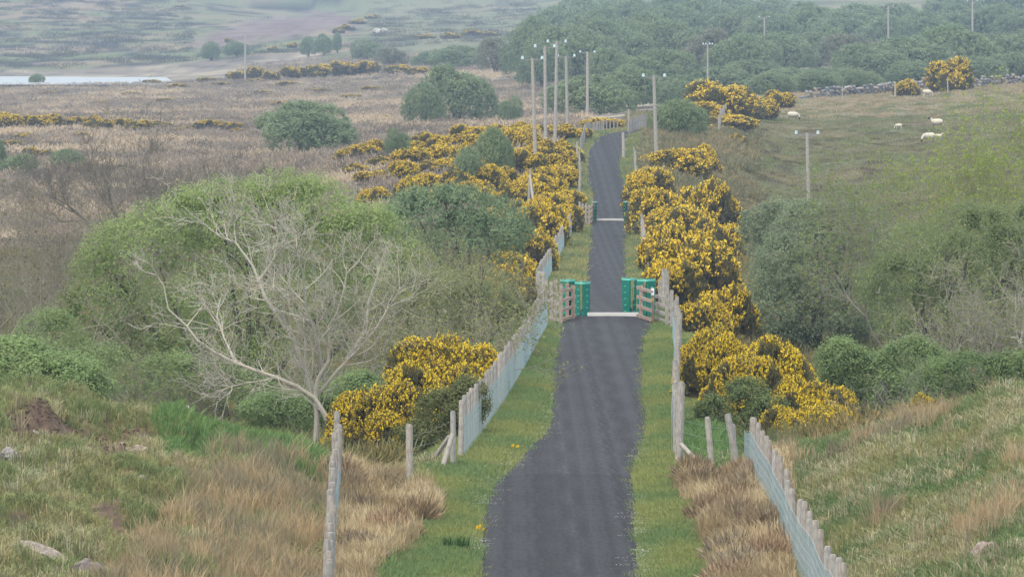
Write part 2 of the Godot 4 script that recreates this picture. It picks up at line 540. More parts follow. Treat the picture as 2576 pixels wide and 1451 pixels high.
func tree_lobes(kind: int) -> Array:
	var out := []
	match kind:
		0:  # broad single dome
			out = [[Vector3(0, 0.5, 0), Vector3(0.8, 0.48, 0.8)], [Vector3(-0.5, 0.4, 0.2), Vector3(0.5, 0.4, 0.5)], [Vector3(0.52, 0.42, -0.1), Vector3(0.48, 0.4, 0.5)], [Vector3(0.1, 0.4, 0.5), Vector3(0.5, 0.4, 0.45)], [Vector3(0.0, 0.72, 0.0), Vector3(0.42, 0.28, 0.42)]]
		1:  # lobed, taller at one side
			out = [[Vector3(-0.3, 0.55, 0), Vector3(0.6, 0.45, 0.6)], [Vector3(0.4, 0.42, 0.1), Vector3(0.58, 0.4, 0.6)], [Vector3(-0.05, 0.34, 0.45), Vector3(0.6, 0.34, 0.5)], [Vector3(-0.35, 0.75, -0.05), Vector3(0.36, 0.26, 0.4)], [Vector3(0.62, 0.28, -0.2), Vector3(0.36, 0.28, 0.4)]]
		2:  # several heads
			out = [[Vector3(-0.55, 0.42, 0.1), Vector3(0.44, 0.42, 0.5)], [Vector3(0.0, 0.58, -0.1), Vector3(0.48, 0.42, 0.5)], [Vector3(0.55, 0.48, 0.0), Vector3(0.44, 0.46, 0.5)], [Vector3(0.2, 0.32, 0.5), Vector3(0.46, 0.32, 0.4)], [Vector3(-0.25, 0.3, 0.5), Vector3(0.42, 0.3, 0.4)], [Vector3(0.3, 0.7, -0.2), Vector3(0.3, 0.28, 0.3)]]
		3:  # low and wide
			out = [[Vector3(-0.4, 0.42, 0), Vector3(0.6, 0.42, 0.55)], [Vector3(0.35, 0.5, 0), Vector3(0.62, 0.48, 0.6)], [Vector3(0.0, 0.35, 0.4), Vector3(0.7, 0.35, 0.5)], [Vector3(0.7, 0.3, 0.2), Vector3(0.3, 0.3, 0.4)]]
	# small heads that break the outline
	for i in 9:
		var a := rng.randf() * TAU
		var r := rng.randf_range(0.2, 0.72)
		out.append([Vector3(cos(a) * r, rng.randf_range(0.5, 0.82) - r * 0.25, sin(a) * r), Vector3(0.22, 0.17, 0.22) * rng.randf_range(0.8, 1.25)])
	return out

func tree_proto(called: String, kind: int, ca: Color, cb: Color, clumps := 2000, per := 13) -> Node3D:
	var o := Node3D.new()
	o.name = called
	var g := G.new()
	crown(g, tree_lobes(kind), clumps, per, 0.075, 0.024, ca, cb, -0.75)
	var f := part("crown", g.mesh(M.leaf), o)
	f.set_meta("kind", "stuff")
	var t := G.new()
	for i in 4:
		var a := rng.randf() * TAU
		var r := rng.randf_range(0.15, 0.45)
		t.tube(PackedVector3Array([Vector3(cos(a) * 0.05, -0.12, sin(a) * 0.05), Vector3(cos(a) * r * 0.4, 0.25, sin(a) * r * 0.4), Vector3(cos(a) * r, 0.62, sin(a) * r)]), PackedFloat32Array([0.045, 0.03, 0.01]), 6, Color(0.16, 0.14, 0.12))
	part("trunk", t.mesh(M.bark), o)
	return o

func gorse_proto(sprigs: int, detail: int, bloom: float, sd: int, leafy := Color(0.165, 0.15, 0.07)) -> Node3D:
	rng.seed = sd
	var o := Node3D.new()
	o.name = "gorse_bush"
	var g := G.new()
	var b := G.new()
	var mounds := [[Vector3(0, 0.15, 0), Vector3(0.62, 0.62, 0.62)]]
	for i in 11:
		var a := TAU * i / 11.0 + rng.randf_range(-0.3, 0.3)
		var r := rng.randf_range(0.25, 0.66)
		mounds.append([Vector3(cos(a) * r, rng.randf_range(0.18, 0.62) * (1.15 - r * 0.9), sin(a) * r), Vector3.ONE * rng.randf_range(0.24, 0.4)])
	var size := 0.1 if detail == 0 else 0.048
	var done := 0
	var tries := 0
	while done < sprigs and tries < sprigs * 5:
		tries += 1
		var k := rng.randi() % mounds.size()
		var d := rdir()
		if d.y < -0.25: d.y = -d.y
		var rad: Vector3 = mounds[k][1]
		var p: Vector3 = mounds[k][0] + d * rad * rng.randf_range(0.9, 1.06)
		if p.y < 0.0: continue
		var deep := false
		for j in mounds.size():
			if j != k and ((p - mounds[j][0]) / mounds[j][1]).length_squared() < 0.72:
				deep = true
				break
		if deep: continue
		done += 1
		p.y *= 1.35
		var dir := (d * 0.6 + Vector3(0, 0.55, 0) + rdir() * 0.35).normalized()
		var ln := size * rng.randf_range(0.7, 1.4)
		var spines := 5 if detail == 0 else 5
		for q in spines:
			var sd2 := (dir + rdir() * 0.55).normalized()
			var side := sd2.cross(rdir()).normalized() * ln * 0.22
			var bp := p + rdir() * ln * 0.4
			g.tri(bp - side, bp + sd2 * ln, bp + side, vary(leafy, 0.35))
		var wants := n_fine.get_noise_3d(p.x * 55.0 + sd, p.y * 55.0, p.z * 55.0) * 1.9 + d.y * 0.55 + p.y * 0.35 - 0.15
		if wants > 0.72 - bloom * 1.0:
			var nf := 9 if detail == 0 else 12
			var tone := mixc(Color(0.72, 0.53, 0.045), Color(0.6, 0.4, 0.038), rng.randf()) if detail == 0 else mixc(Color(0.76, 0.58, 0.04), Color(0.66, 0.45, 0.03), rng.randf())
			for q in nf:
				var t := rng.randf_range(0.25, 1.15)
				var fp := p + dir * ln * t + rdir() * ln * 0.3
				leaf(b, fp, (dir * 0.3 + rdir()).normalized(), ln * (0.27 if detail == 0 else 0.22) * rng.randf_range(0.7, 1.3), vary(tone, 0.2))
	for i in int(sprigs * 0.8):
		var k := rng.randi() % mounds.size()
		var p: Vector3 = mounds[k][0] + rdir() * mounds[k][1] * rng.randf_range(0.3, 0.86)
		if p.y < -0.05: continue
		p.y *= 1.35
		leaf(g, p, rdir(), size * 1.1, vary(Color(0.165, 0.135, 0.08), 0.3))
	# bare brown stems near the ground
	for i in 40:
		var a := rng.randf() * TAU
		var r := rng.randf_range(0.3, 0.8)
		var p0 := Vector3(cos(a) * r * 0.6, -0.1, sin(a) * r * 0.6)
		g.tube(PackedVector3Array([p0, p0 + Vector3(cos(a) * 0.15, 0.35, sin(a) * 0.15)]), PackedFloat32Array([0.012, 0.006]), 3, Color(0.11, 0.085, 0.06), false)
	var fm := part("foliage", g.mesh(M.leaf), o)
	fm.set_meta("kind", "stuff")
	var bb := fm.mesh.get_aabb()
	o.set_meta("unit", Vector2(bb.size.x * 0.5, bb.end.y))
	part("blossom", b.mesh(M.bloom), o).set_meta("kind", "stuff")
	return o

# the distance scale at which the ground at px shows at picture height py
func s_for(px: float, py: float, from := 24.0) -> float:
	var s := from
	while s > 6.2:
		if ground_py(px, s) <= py: return s
		s *= 0.994
	return s

func plant(proto: Node3D, called: String, px: float, s: float, top: float, w: float, label: String, category: String, group := "", min_h := 0.8, squash := 1.0) -> Node3D:
	var o: Node3D = proto.duplicate()
	o.name = numbered(called)
	add_child(o)
	var p := at(px, s, -0.08)
	var h := maxf((ground_py(px, s) - top) / s, min_h)
	o.position = p
	if category == "gorse": w = maxf(w, h * s * 1.15)
	var unit: Vector2 = proto.get_meta("unit") if proto.has_meta("unit") else Vector2.ONE
	w /= unit.x
	h /= unit.y
	o.basis = Basis(Vector3.UP, rng.randf() * TAU).scaled_local(Vector3(w / s * 0.5, h, w / s * 0.5 * squash))
	if o.has_meta("unit"): o.remove_meta("unit")
	tag(o, label, category, group)
	return o

# ------------------------------------------------------------------ bare branches
func bough(g: G, lg: G, p: Vector3, dir: Vector3, length: float, r: float, level: int, col: Color, lift: float, leaves: float, lc: Color, kids := 5) -> void:
	var n := 5 if level > 1 else (4 if level == 1 else 2)
	var pts := PackedVector3Array([p])
	var rad := PackedFloat32Array([r])
	var d := dir
	for i in n:
		d = (d + rdir() * 0.24 + Vector3(0, lift, 0)).normalized()
		pts.append(pts[i] + d * length / n)
		rad.append(maxf(r * (1.0 - 0.72 * (i + 1) / n), rmin))
	g.tube(pts, rad, 6 if level >= 3 else (4 if level == 2 else 3), vary(col, 0.15), false)
	if level <= 0:
		if lg and leaves > 0.0:
			for i in int(leaves + rng.randf()):
				var q := pts[1 + rng.randi() % n]
				leaf(lg, q + rdir() * 0.06, (rdir() + Vector3(0, 0.5, 0)).normalized(), rng.randf_range(0.028, 0.058), vary(lc, 0.25))
		return
	for i in kids:
		var t := rng.randf_range(0.25, 1.0)
		if i == 0: t = 1.0
		var f := t * n
		var k := mini(int(f), n - 1)
		var q := pts[k].lerp(pts[k + 1], f - k)
		var side := dir.cross(rdir()).normalized()
		var nd := (d * 0.75 + side * rng.randf_range(0.45, 0.95)).normalized()
		bough(g, lg, q, nd, length * rng.randf_range(0.48, 0.74), maxf(lerpf(rad[k], rad[k + 1], f - k) * 0.72, 0.005), level - 1, col, lift, leaves, lc, kids)

func bare_tree(called: String, label: String, px: float, s: float, hgt: float, spread: float, levels: int, stems: int, col: Color, leaves: float, lc: Color, lean := Vector3.ZERO, r0 := 0.11, group := "") -> Node3D:
	var o := thing(called, label, "tree", at(px, s, -0.1), group)
	rmin = (0.42 if s < 50.0 else 0.26) / s
	var g := G.new()
	var lg := G.new()
	for i in stems:
		var a := TAU * i / stems + rng.randf_range(-0.4, 0.4)
		var d := (Vector3(cos(a) * spread, 1.0, sin(a) * spread) + lean).normalized()
		bough(g, lg, Vector3(cos(a), 0, sin(a)) * 0.15, d, hgt * rng.randf_range(0.5, 0.68), r0 * rng.randf_range(0.7, 1.1), levels, col, 0.05, leaves, lc)
	rmin = 0.0035
	part("trunk", g.mesh(M.bark), o)
	if lg.v.size() > 0:
		part("crown", lg.mesh(M.leaf), o).set_meta("kind", "stuff")
	return o

# ------------------------------------------------------------------ ground cover
func tuft(blades: int, h: float, spread: float, lean: float, w: float, ca: Color, cb: Color) -> ArrayMesh:
	var g := G.new()
	for i in blades:
		var a := rng.randf() * TAU
		var r := spread * sqrt(rng.randf())
		var p := Vector3(cos(a) * r, -0.03, sin(a) * r)
		var b := rng.randf() * TAU
		var out := Vector3(cos(a), 0, sin(a)).lerp(Vector3(cos(b), 0, sin(b)), 0.5) * lean * rng.randf_range(0.3, 1.3)
		var hh := h * rng.randf_range(0.55, 1.15)
		var side := Vector3(cos(b), 0, sin(b)) * w * 0.5
		var m := p + Vector3(0, hh * 0.6, 0) + out * hh * 0.35
		var t := p + Vector3(0, hh * (1.0 - 0.25 * lean), 0) + out * hh
		var col := mixc(ca, cb, rng.randf())
		g.tri(p - side, m - side * 0.7, p + side, col)
		g.tri(p + side, m - side * 0.7, m + side * 0.7, col)
		g.tri(m - side * 0.7, t, m + side * 0.7, col)
	return g.mesh(M.grass)

func shrublet(n: int, h: float, r: float, ca: Color, cb: Color, wd := 0.07) -> ArrayMesh:
	var g := G.new()
	for i in n:
		var d := rdir()
		d.y = absf(d.y)
		var p := Vector3(d.x * r, d.y * h, d.z * r) * rng.randf_range(0.4, 1.0)
		var dir := (d + Vector3(0, 0.8, 0) + rdir() * 0.6).normalized()
		var side := dir.cross(rdir()).normalized() * h * wd
		g.tri(p - side, p + dir * h * 0.32, p + side, mixc(ca, cb, rng.randf()))
	return g.mesh(M.grass)

func scatter(called: String, label: String, category: String, me: Mesh, count: int, s_far: float, s_near: float, power: float, px0: float, px1: float, test: Callable, tint: Callable, lo := 0.7, hi := 1.3) -> void:
	var tr: Array[Transform3D] = []
	var cl := PackedColorArray()
	var e := 1.0 - power
	var fa := pow(s_far, e)
	var fb := pow(s_near, e)
	for i in count:
		var s := pow(lerpf(fa, fb, rng.randf()), 1.0 / e)
		var px := rng.randf_range(px0, px1)
		if not test.call(px, s): continue
		var k := rng.randf_range(lo, hi)
		tr.append(Transform3D(Basis(Vector3.UP, rng.randf() * TAU).scaled_local(Vector3(k, k * rng.randf_range(0.8, 1.2), k)), at(px, s)))
		cl.append(tint.call(px, s))
	var mm := MultiMesh.new()
	mm.transform_format = MultiMesh.TRANSFORM_3D
	mm.use_colors = true
	mm.mesh = me
	mm.instance_count = tr.size()
	for i in tr.size():
		mm.set_instance_transform(i, tr[i])
		mm.set_instance_color(i, cl[i])
	var o := MultiMeshInstance3D.new()
	o.multimesh = mm
	o.name = numbered(called)
	add_child(o)
	tag(o, label, category, "", "stuff")

func patch(px: float, s: float, fx: float, fz: float, sd := 0.0) -> float:
	return n_mid.get_noise_2d((px - 1288.0) / s * fx + sd, -F / s * fz + sd)

func jit(c: Color, a := 0.15) -> Color:
	return vary(c, a)

func build_cover() -> void:
	var white := Color(1, 1, 1)
	# verges beside the path
	var verge := tuft(16, 0.13, 0.12, 0.6, 0.014, Color(0.105, 0.185, 0.06), Color(0.19, 0.235, 0.1))
	var vt := func(px: float, s: float) -> bool:
		var o := off_path(px, s)
		if o < -0.1 or (px < 1500.0 and o > 2.4) or (px > 1500.0 and o > 2.1): return false
		return rng.randf() < smoothstep(0.0, 0.5, o) + (0.16 if o > 0.0 else 0.05)
	var vc := func(px: float, s: float) -> Color:
		var k := patch(px, s, 24.0, 9.0)
		var c := mixc(Color(1.0, 1.0, 1.0), Color(1.55, 1.2, 1.1), 0.42 + k * 1.9)
		return jit(c, 0.22)
	scatter("verge_grass", "short green grass of the verges beside the path", "grass", verge, 105000, 76.0, 175.0, 2.4, 980.0, 1830.0, vt, vc, 0.7, 1.4)
	var verge_far := tuft(14, 0.2, 0.25, 0.5, 0.035, Color(0.115, 0.17, 0.065), Color(0.19, 0.22, 0.1))
	scatter("verge_grass", "short green grass of the verges where the path runs far off", "grass", verge_far, 26000, 30.5, 76.0, 1.6, 1380.0, 1680.0, vt, vc, 0.7, 1.4)
	# the two banks: mixed green and straw grass
	var bank := tuft(18, 0.24, 0.14, 0.9, 0.013, Color(0.125, 0.165, 0.065), Color(0.29, 0.27, 0.16))
	var pale := tuft(20, 0.32, 0.12, 1.0, 0.012, Color(0.43, 0.37, 0.24), Color(0.3, 0.28, 0.16))
	var bt := func(px: float, s: float) -> bool:
		if off_path(px, s) < 1.5: return false
		if px > 830.0 and px < 1950.0 and s > 126.0: return rng.randf() < 0.5
		var x := (px - 1288.0) / s
		if px > 400.0 and px < 830.0 and s > 124.0 and s < 134.5: return rng.randf() < 0.12
		if px < 430.0:
			if scar_at(px, s) > 0.08: return rng.randf() < 0.05
			if n_mid.get_noise_2d(x * 75.0 - 30.0, -F / s * 22.0) > 0.22: return rng.randf() < 0.2
		return true
	var bc := func(px: float, s: float) -> Color:
		var k := patch(px, s, 26.0, 9.0, 12.0) + patch(px, s, 80.0, 30.0) * 0.6
		var c := mixc(Color(0.72, 0.95, 0.72), Color(1.4, 1.25, 1.15), 0.45 + k * 2.4)
		if px < 830.0: c = mixc(c, Color(1.2, 1.05, 0.95), 0.45)
		return jit(c, 0.22)
	scatter("bank_grass", "rough green and straw coloured grass covering the banks", "grass", bank, 64000, 117.0, 178.0, 2.2, -120.0, 2700.0, bt, bc, 0.6, 1.3)
	var pt := func(px: float, s: float) -> bool:
		if not bt.call(px, s): return false
		return patch(px, s, 28.0, 8.0, 31.0) + (0.14 if px > 1950.0 else -0.14) > 0.02
	scatter("pale_grass", "bleached tufts of last year's grass on the banks", "grass", pale, 16000, 117.0, 178.0, 2.2, -120.0, 2700.0, pt, func(_a: float, _b: float) -> Color: return jit(white, 0.22), 0.6, 1.3)
	# brown rushes in the hollow beside the fence
	var rush := tuft(30, 0.55, 0.16, 0.45, 0.012, Color(0.26, 0.2, 0.125), Color(0.37, 0.3, 0.195))
	var rt := func(px: float, s: float) -> bool:
		if px < 845.0 - (s - 128.0) * 0.6 and px > 250.0 + maxf(0.0, 164.0 - s) * 9.0 and s > 131.5:
			return patch(px, s, 34.0, 14.0, 3.0) > -0.12 - (s - 140.0) * 0.006
		if px > 1990.0 and s < 131.0 and s > 117.0: return patch(px, s, 40.0, 12.0, 77.0) > 0.2
		if px > 2050.0 and s >= 131.0: return patch(px, s, 40.0, 12.0, 77.0) > 0.36
		return false
	scatter("rushes", "tall brown rushes standing in the hollow beside the fence", "rushes", rush, 9000, 118.0, 176.0, 2.2, 240.0, 2640.0, rt, func(px: float, s: float) -> Color: return jit(mixc(Color(0.75, 0.8, 0.8), Color(1.2, 1.12, 1.0), 0.5 + patch(px, s, 50.0, 20.0) * 1.6), 0.15), 0.65, 1.25)
	# straw tussocks between fence and verge, with heather
	var straw := tuft(34, 0.5, 0.16, 0.75, 0.012, Color(0.47, 0.39, 0.25), Color(0.33, 0.27, 0.16))
	var st := func(px: float, s: float) -> bool:
		if s < 124.0: return false
		if px < 1480.0: return px > 838.0 and off_path(px, s) > 1.35 + patch(px, s, 40.0, 4.0) * 1.7 and rng.randf() < 0.75
		return px < 1985.0 and off_path(px, s) > 1.3 + patch(px, s, 40.0, 4.0) * 1.7 and rng.randf() < 0.75
	var st2 := func(px: float, s: float) -> bool:
		return st.call(px, s) and (patch(px, s, 55.0, 16.0, 55.0) < (0.18 if px < 1480.0 else 0.17) or rng.randf() < 0.4)
	scatter("straw_tussocks", "bleached straw tussocks between the fences and the verges", "grass", straw, 26000, 124.0, 178.0, 2.2, 830.0, 1990.0, st2, func(px: float, s: float) -> Color: return jit(mixc(Color(0.62, 0.56, 0.48), Color(1.15, 1.1, 1.05), (0.65 if px < 1480.0 else 0.55) + patch(px, s, 40.0, 18.0, 8.0) * 1.8), 0.16), 0.55, 1.15)
	var heath := shrublet(520, 0.42, 0.42, Color(0.16, 0.13, 0.09), Color(0.29, 0.235, 0.155), 0.03)
	var ht := func(px: float, s: float) -> bool:
		return st.call(px, s) and patch(px, s, 55.0, 16.0, 55.0) > (0.17 if px < 1480.0 else 0.15)
	scatter("heather", "dark brown heather clumps among the straw tussocks", "heather", heath, 3000, 124.0, 178.0, 2.2, 830.0, 1990.0, ht, func(px: float, s: float) -> Color: return jit(mixc(Color(1.2, 1.15, 1.1), Color(1.3, 1.08, 0.98), patch(px, s, 70.0, 30.0, 99.0) * 3.0), 0.2), 0.6, 1.3)
	var clod := boulder(0.1, 0.07, 0.09, 71, Color(0.2, 0.14, 0.105), 3)
	scatter("soil_clods", "crumbled peat and grit lying on the bare scar", "soil", clod, 30000, 124.0, 152.0, 2.0, 0.0, 460.0, func(px: float, s: float) -> bool: return scar_at(px, s) > 0.02 and rng.randf() < 0.4, func(_a: float, _b: float) -> Color: return jit(white, 0.4), 0.2, 0.75)
	# lush green behind the bank
	var lush := tuft(22, 0.3, 0.18, 0.55, 0.02, Color(0.1, 0.18, 0.055), Color(0.15, 0.23, 0.08))
	var lt := func(px: float, s: float) -> bool:
		if px > 400.0 and px < 840.0: return s > 123.0 and s < 135.0 - maxf(0.0, px - 560.0) * 0.012
		if px > 1730.0 and px < 2060.0: return s < 123.0 and s > 109.0
		return false
	scatter("lush_grass", "lush bright green grass on the shoulder of the bank", "grass", lush, 22000, 108.0, 136.0, 2.0, 400.0, 2100.0, lt, func(_a: float, _b: float) -> Color: return jit(white, 0.25), 0.6, 1.2)
	# undergrowth below the trees
	var under := shrublet(190, 0.5, 0.55, Color(0.09, 0.12, 0.05), Color(0.17, 0.175, 0.085), 0.028)
	var ut := func(px: float, s: float) -> bool:
		return off_path(px, s) > 2.6
	scatter("undergrowth", "low green and brown undergrowth below the trees", "undergrowth", under, 24000, 44.0, 121.0, 2.0, -150.0, 2730.0, ut, func(px: float, s: float) -> Color: return jit(mixc(white, Color(1.5, 1.05, 0.9), 0.4 + patch(px, s, 18.0, 6.0) * 2.0), 0.25), 0.6, 1.5)
	scatter("undergrowth", "low olive scrub on the slopes between path and pasture", "undergrowth", shrublet(70, 0.55, 0.7, Color(0.1, 0.105, 0.06), Color(0.15, 0.135, 0.08), 0.05), 22000, 27.0, 46.0, 1.4, 1590.0, 1900.0, func(px: float, s: float) -> bool: return off_path(px, s) > 1.8 and rng.randf() < smoothstep(1900.0, 1780.0, px + patch(px, s, 12.0, 5.0, 44.0) * 160.0), func(px: float, s: float) -> Color: return jit(mixc(Color(1.4, 1.4, 1.25), Color(1.9, 1.6, 1.45), 0.4 + patch(px, s, 12.0, 4.0) * 2.0), 0.25), 0.6, 1.4)
	# heather moor: clumps over the bog
	var moor := shrublet(34, 0.5, 0.8, Color(0.16, 0.15, 0.15), Color(0.22, 0.21, 0.2))
	var mt := func(px: float, s: float) -> bool:
		if px > 1480.0 or off_path(px, s) < 3.0: return false
		if s < 13.7 and s > 9.9 and px < 600.0: return s > 13.1 + patch(px, s, 3.0, 1.0) * 0.4 and rng.randf() < 0.4
		return patch(px, s, 5.0, 2.2, 21.0) > -0.22
	scatter("heather_moor", "brown heather growing over the bog", "heather", moor, 26000, 10.6, 44.0, 1.4, -150.0, 1500.0, mt, func(px: float, s: float) -> Color: return jit(bog_tint(px, s, 5.6), 0.2), 0.6, 1.5)
	var sedge := tuft(20, 0.5, 0.5, 0.6, 0.05, Color(0.2, 0.19, 0.18), Color(0.17, 0.16, 0.15))
	var et := func(px: float, s: float) -> bool:
		if px > 1480.0 or off_path(px, s) < 3.0: return false
		if s < 13.7 and s > 9.9 and px < 600.0: return s > 13.0 + patch(px, s, 3.0, 1.0) * 0.5
		return bog_tint(px, s, 1.0).g > 0.17
	scatter("sedge", "pale straw sedge in bands over the bog", "grass", sedge, 24000, 10.6, 44.0, 1.4, -150.0, 1500.0, et, func(px: float, s: float) -> Color: return jit(bog_tint(px, s, 6.2), 0.15), 0.6, 1.4)
	# sheep pasture
	var pasture := tuft(12, 0.16, 0.3, 0.7, 0.05, Color(0.17, 0.175, 0.16), Color(0.21, 0.2, 0.19))
	scatter("pasture_grass", "close grazed olive pasture where the sheep stand", "grass", pasture, 30000, 21.8, 46.0, 1.6, 1800.0, 2720.0, func(_a: float, _b: float) -> bool: return true, func(px: float, s: float) -> Color: return jit(field_tint(px, s), 0.18), 0.6, 1.4)
	var bleached := tuft(16, 0.3, 0.35, 0.5, 0.04, Color(0.4, 0.31, 0.2), Color(0.3, 0.23, 0.15))
	scatter("bleached_grass", "bleached grass along the dry stone wall", "grass", bleached, 5200, 18.5, 25.5, 1.5, 1960.0, 2720.0, func(px: float, s: float) -> bool: return s < 22.0 or patch(px, s, 9.0, 4.0, 2.0) > -0.05 + (s - 23.4) * 0.12, func(_a: float, _b: float) -> Color: return jit(white, 0.2), 0.6, 1.3)
	# hillside scrub
	var hill := shrublet(40, 0.8, 1.5, Color(0.05, 0.055, 0.045), Color(0.12, 0.115, 0.075))
	scatter("hill_scrub", "dark heath scrub on the far hillside", "scrub", hill, 15000, 6.8, 10.2, 1.2, -150.0, 1350.0, func(px: float, s: float) -> bool: return patch(px, s, 3.4, 1.9, 90.0) + patch(px, s, 16.0, 6.0, 17.0) * 0.5 > (0.1 if px < 500.0 else 0.2) and not (px > 480.0 and px < 930.0 and ground_py(px, s) < 118.0), func(_a: float, _b: float) -> Color: return jit(white, 0.25), 0.6, 1.6)

# ------------------------------------------------------------------ fences
func wood_post(h: float, r: float, col: Color) -> ArrayMesh:
	var g := G.new()
	g.tube(PackedVector3Array([Vector3(0, -0.35, 0), Vector3(rng.randf_range(-0.01, 0.01), h * 0.5, 0), Vector3(0, h - 0.035, 0), Vector3(0, h, 0)]), PackedFloat32Array([r * 1.04, r, r * 0.95, r * 0.7]), 8, col, true)
	return g.mesh(M.wood)

func along(list: Array, spacing: float) -> PackedVector3Array:
	var out := PackedVector3Array()
	var left := 0.0
	for i in list.size() - 1:
		var a := Vector2((list[i][0] - 1288.0) / list[i][1], -F / list[i][1])
		var b := Vector2((list[i + 1][0] - 1288.0) / list[i + 1][1], -F / list[i + 1][1])
		var l := a.distance_to(b)
		var t := left
		while t < l:
			var p := a.lerp(b, t / l)
			var s := -F / p.y
			out.append(Vector3(p.x, height(1288.0 + p.x * s, s), p.y))
			t += spacing
		left = t - l
	return out

func fence(called: String, label: String, list: Array, spacing: float, h: float, net: float, r := 0.055, tint := Color(0.47, 0.43, 0.385), netcol := Color(0.3, 0.4, 0.41), net_side := 0.07) -> void:
	var pts := along(list, spacing)
	var o := thing(called, label, "fence", pts[0])
	var kinds := []
	for i in 4: kinds.append(wood_post(h * rng.randf_range(0.92, 1.08), r * rng.randf_range(0.9, 1.12), vary(tint, 0.12)))
	var tops := PackedVector3Array()
	for p in pts:
		var m := part("post", kinds[rng.randi() % 4], o, p - pts[0])
		m.rotation = Vector3(rng.randf_range(-0.035, 0.035), rng.randf() * TAU, rng.randf_range(-0.035, 0.035))
		tops.append(p - pts[0])
	for k in 2:
		var wp := PackedVector3Array()
		var rr := PackedFloat32Array()
		for p in tops:
			wp.append(p + Vector3(-0.06, h * (0.9 if k == 0 else 0.72), 0))
			rr.append(0.0035)
		var g := G.new()
		if wp.size() > 1:
			g.tube(wp, rr, 3, Color(0.2, 0.2, 0.19), false)
			part("wire", g.mesh(M.plain), o)
	if net > 0.0:
		var g := G.new()
		var fine := along(list, 0.22)
		for p in fine:
			var q := p - pts[0] + Vector3(net_side, 0.0, 0.0)
			g.tube(PackedVector3Array([q, q + Vector3(0, net, 0)]), PackedFloat32Array([0.003, 0.003]), 3, netcol, false)
		for k in 7:
			var wp := PackedVector3Array()
			var rr := PackedFloat32Array()
			for p in tops:
				wp.append(p + Vector3(net_side, 0.03 + net * k / 6.0, 0)); rr.append(0.003)
			if wp.size() > 1: g.tube(wp, rr, 3, netcol, false)
		part("netting", g.mesh(M.plain), o).set_meta("kind", "stuff")

func beam(g: G, a: Vector3, b: Vector3, w: float, t: float, col: Color) -> void:
	var d := (b - a)
	var side := d.cross(Vector3.UP).normalized() * t * 0.5
	var up := side.cross(d).normalized() * w * 0.5
	g.box((a + b) * 0.5, d * 0.5, up, side, col)

func single_post(called: String, label: String, px: float, s: float, h: float, r: float, lean: Vector2, group := "") -> void:
	var o := thing(called, label, "post", at(px, s), group)
	var m := part("shaft", wood_post(h, r, vary(Color(0.48, 0.445, 0.4), 0.1)), o)
	m.rotation = Vector3(lean.y, 0, lean.x)

func strut(called: String, label: String, a: Vector3, b: Vector3, r: float) -> void:
	var g := G.new()
	g.tube(PackedVector3Array([Vector3.ZERO, b - a]), PackedFloat32Array([r, r * 0.9]), 7, Color(0.42, 0.39, 0.34))
	var o := part(called, g.mesh(M.wood), self, a)
	o.name = numbered(called)
	tag(o, label, "brace")

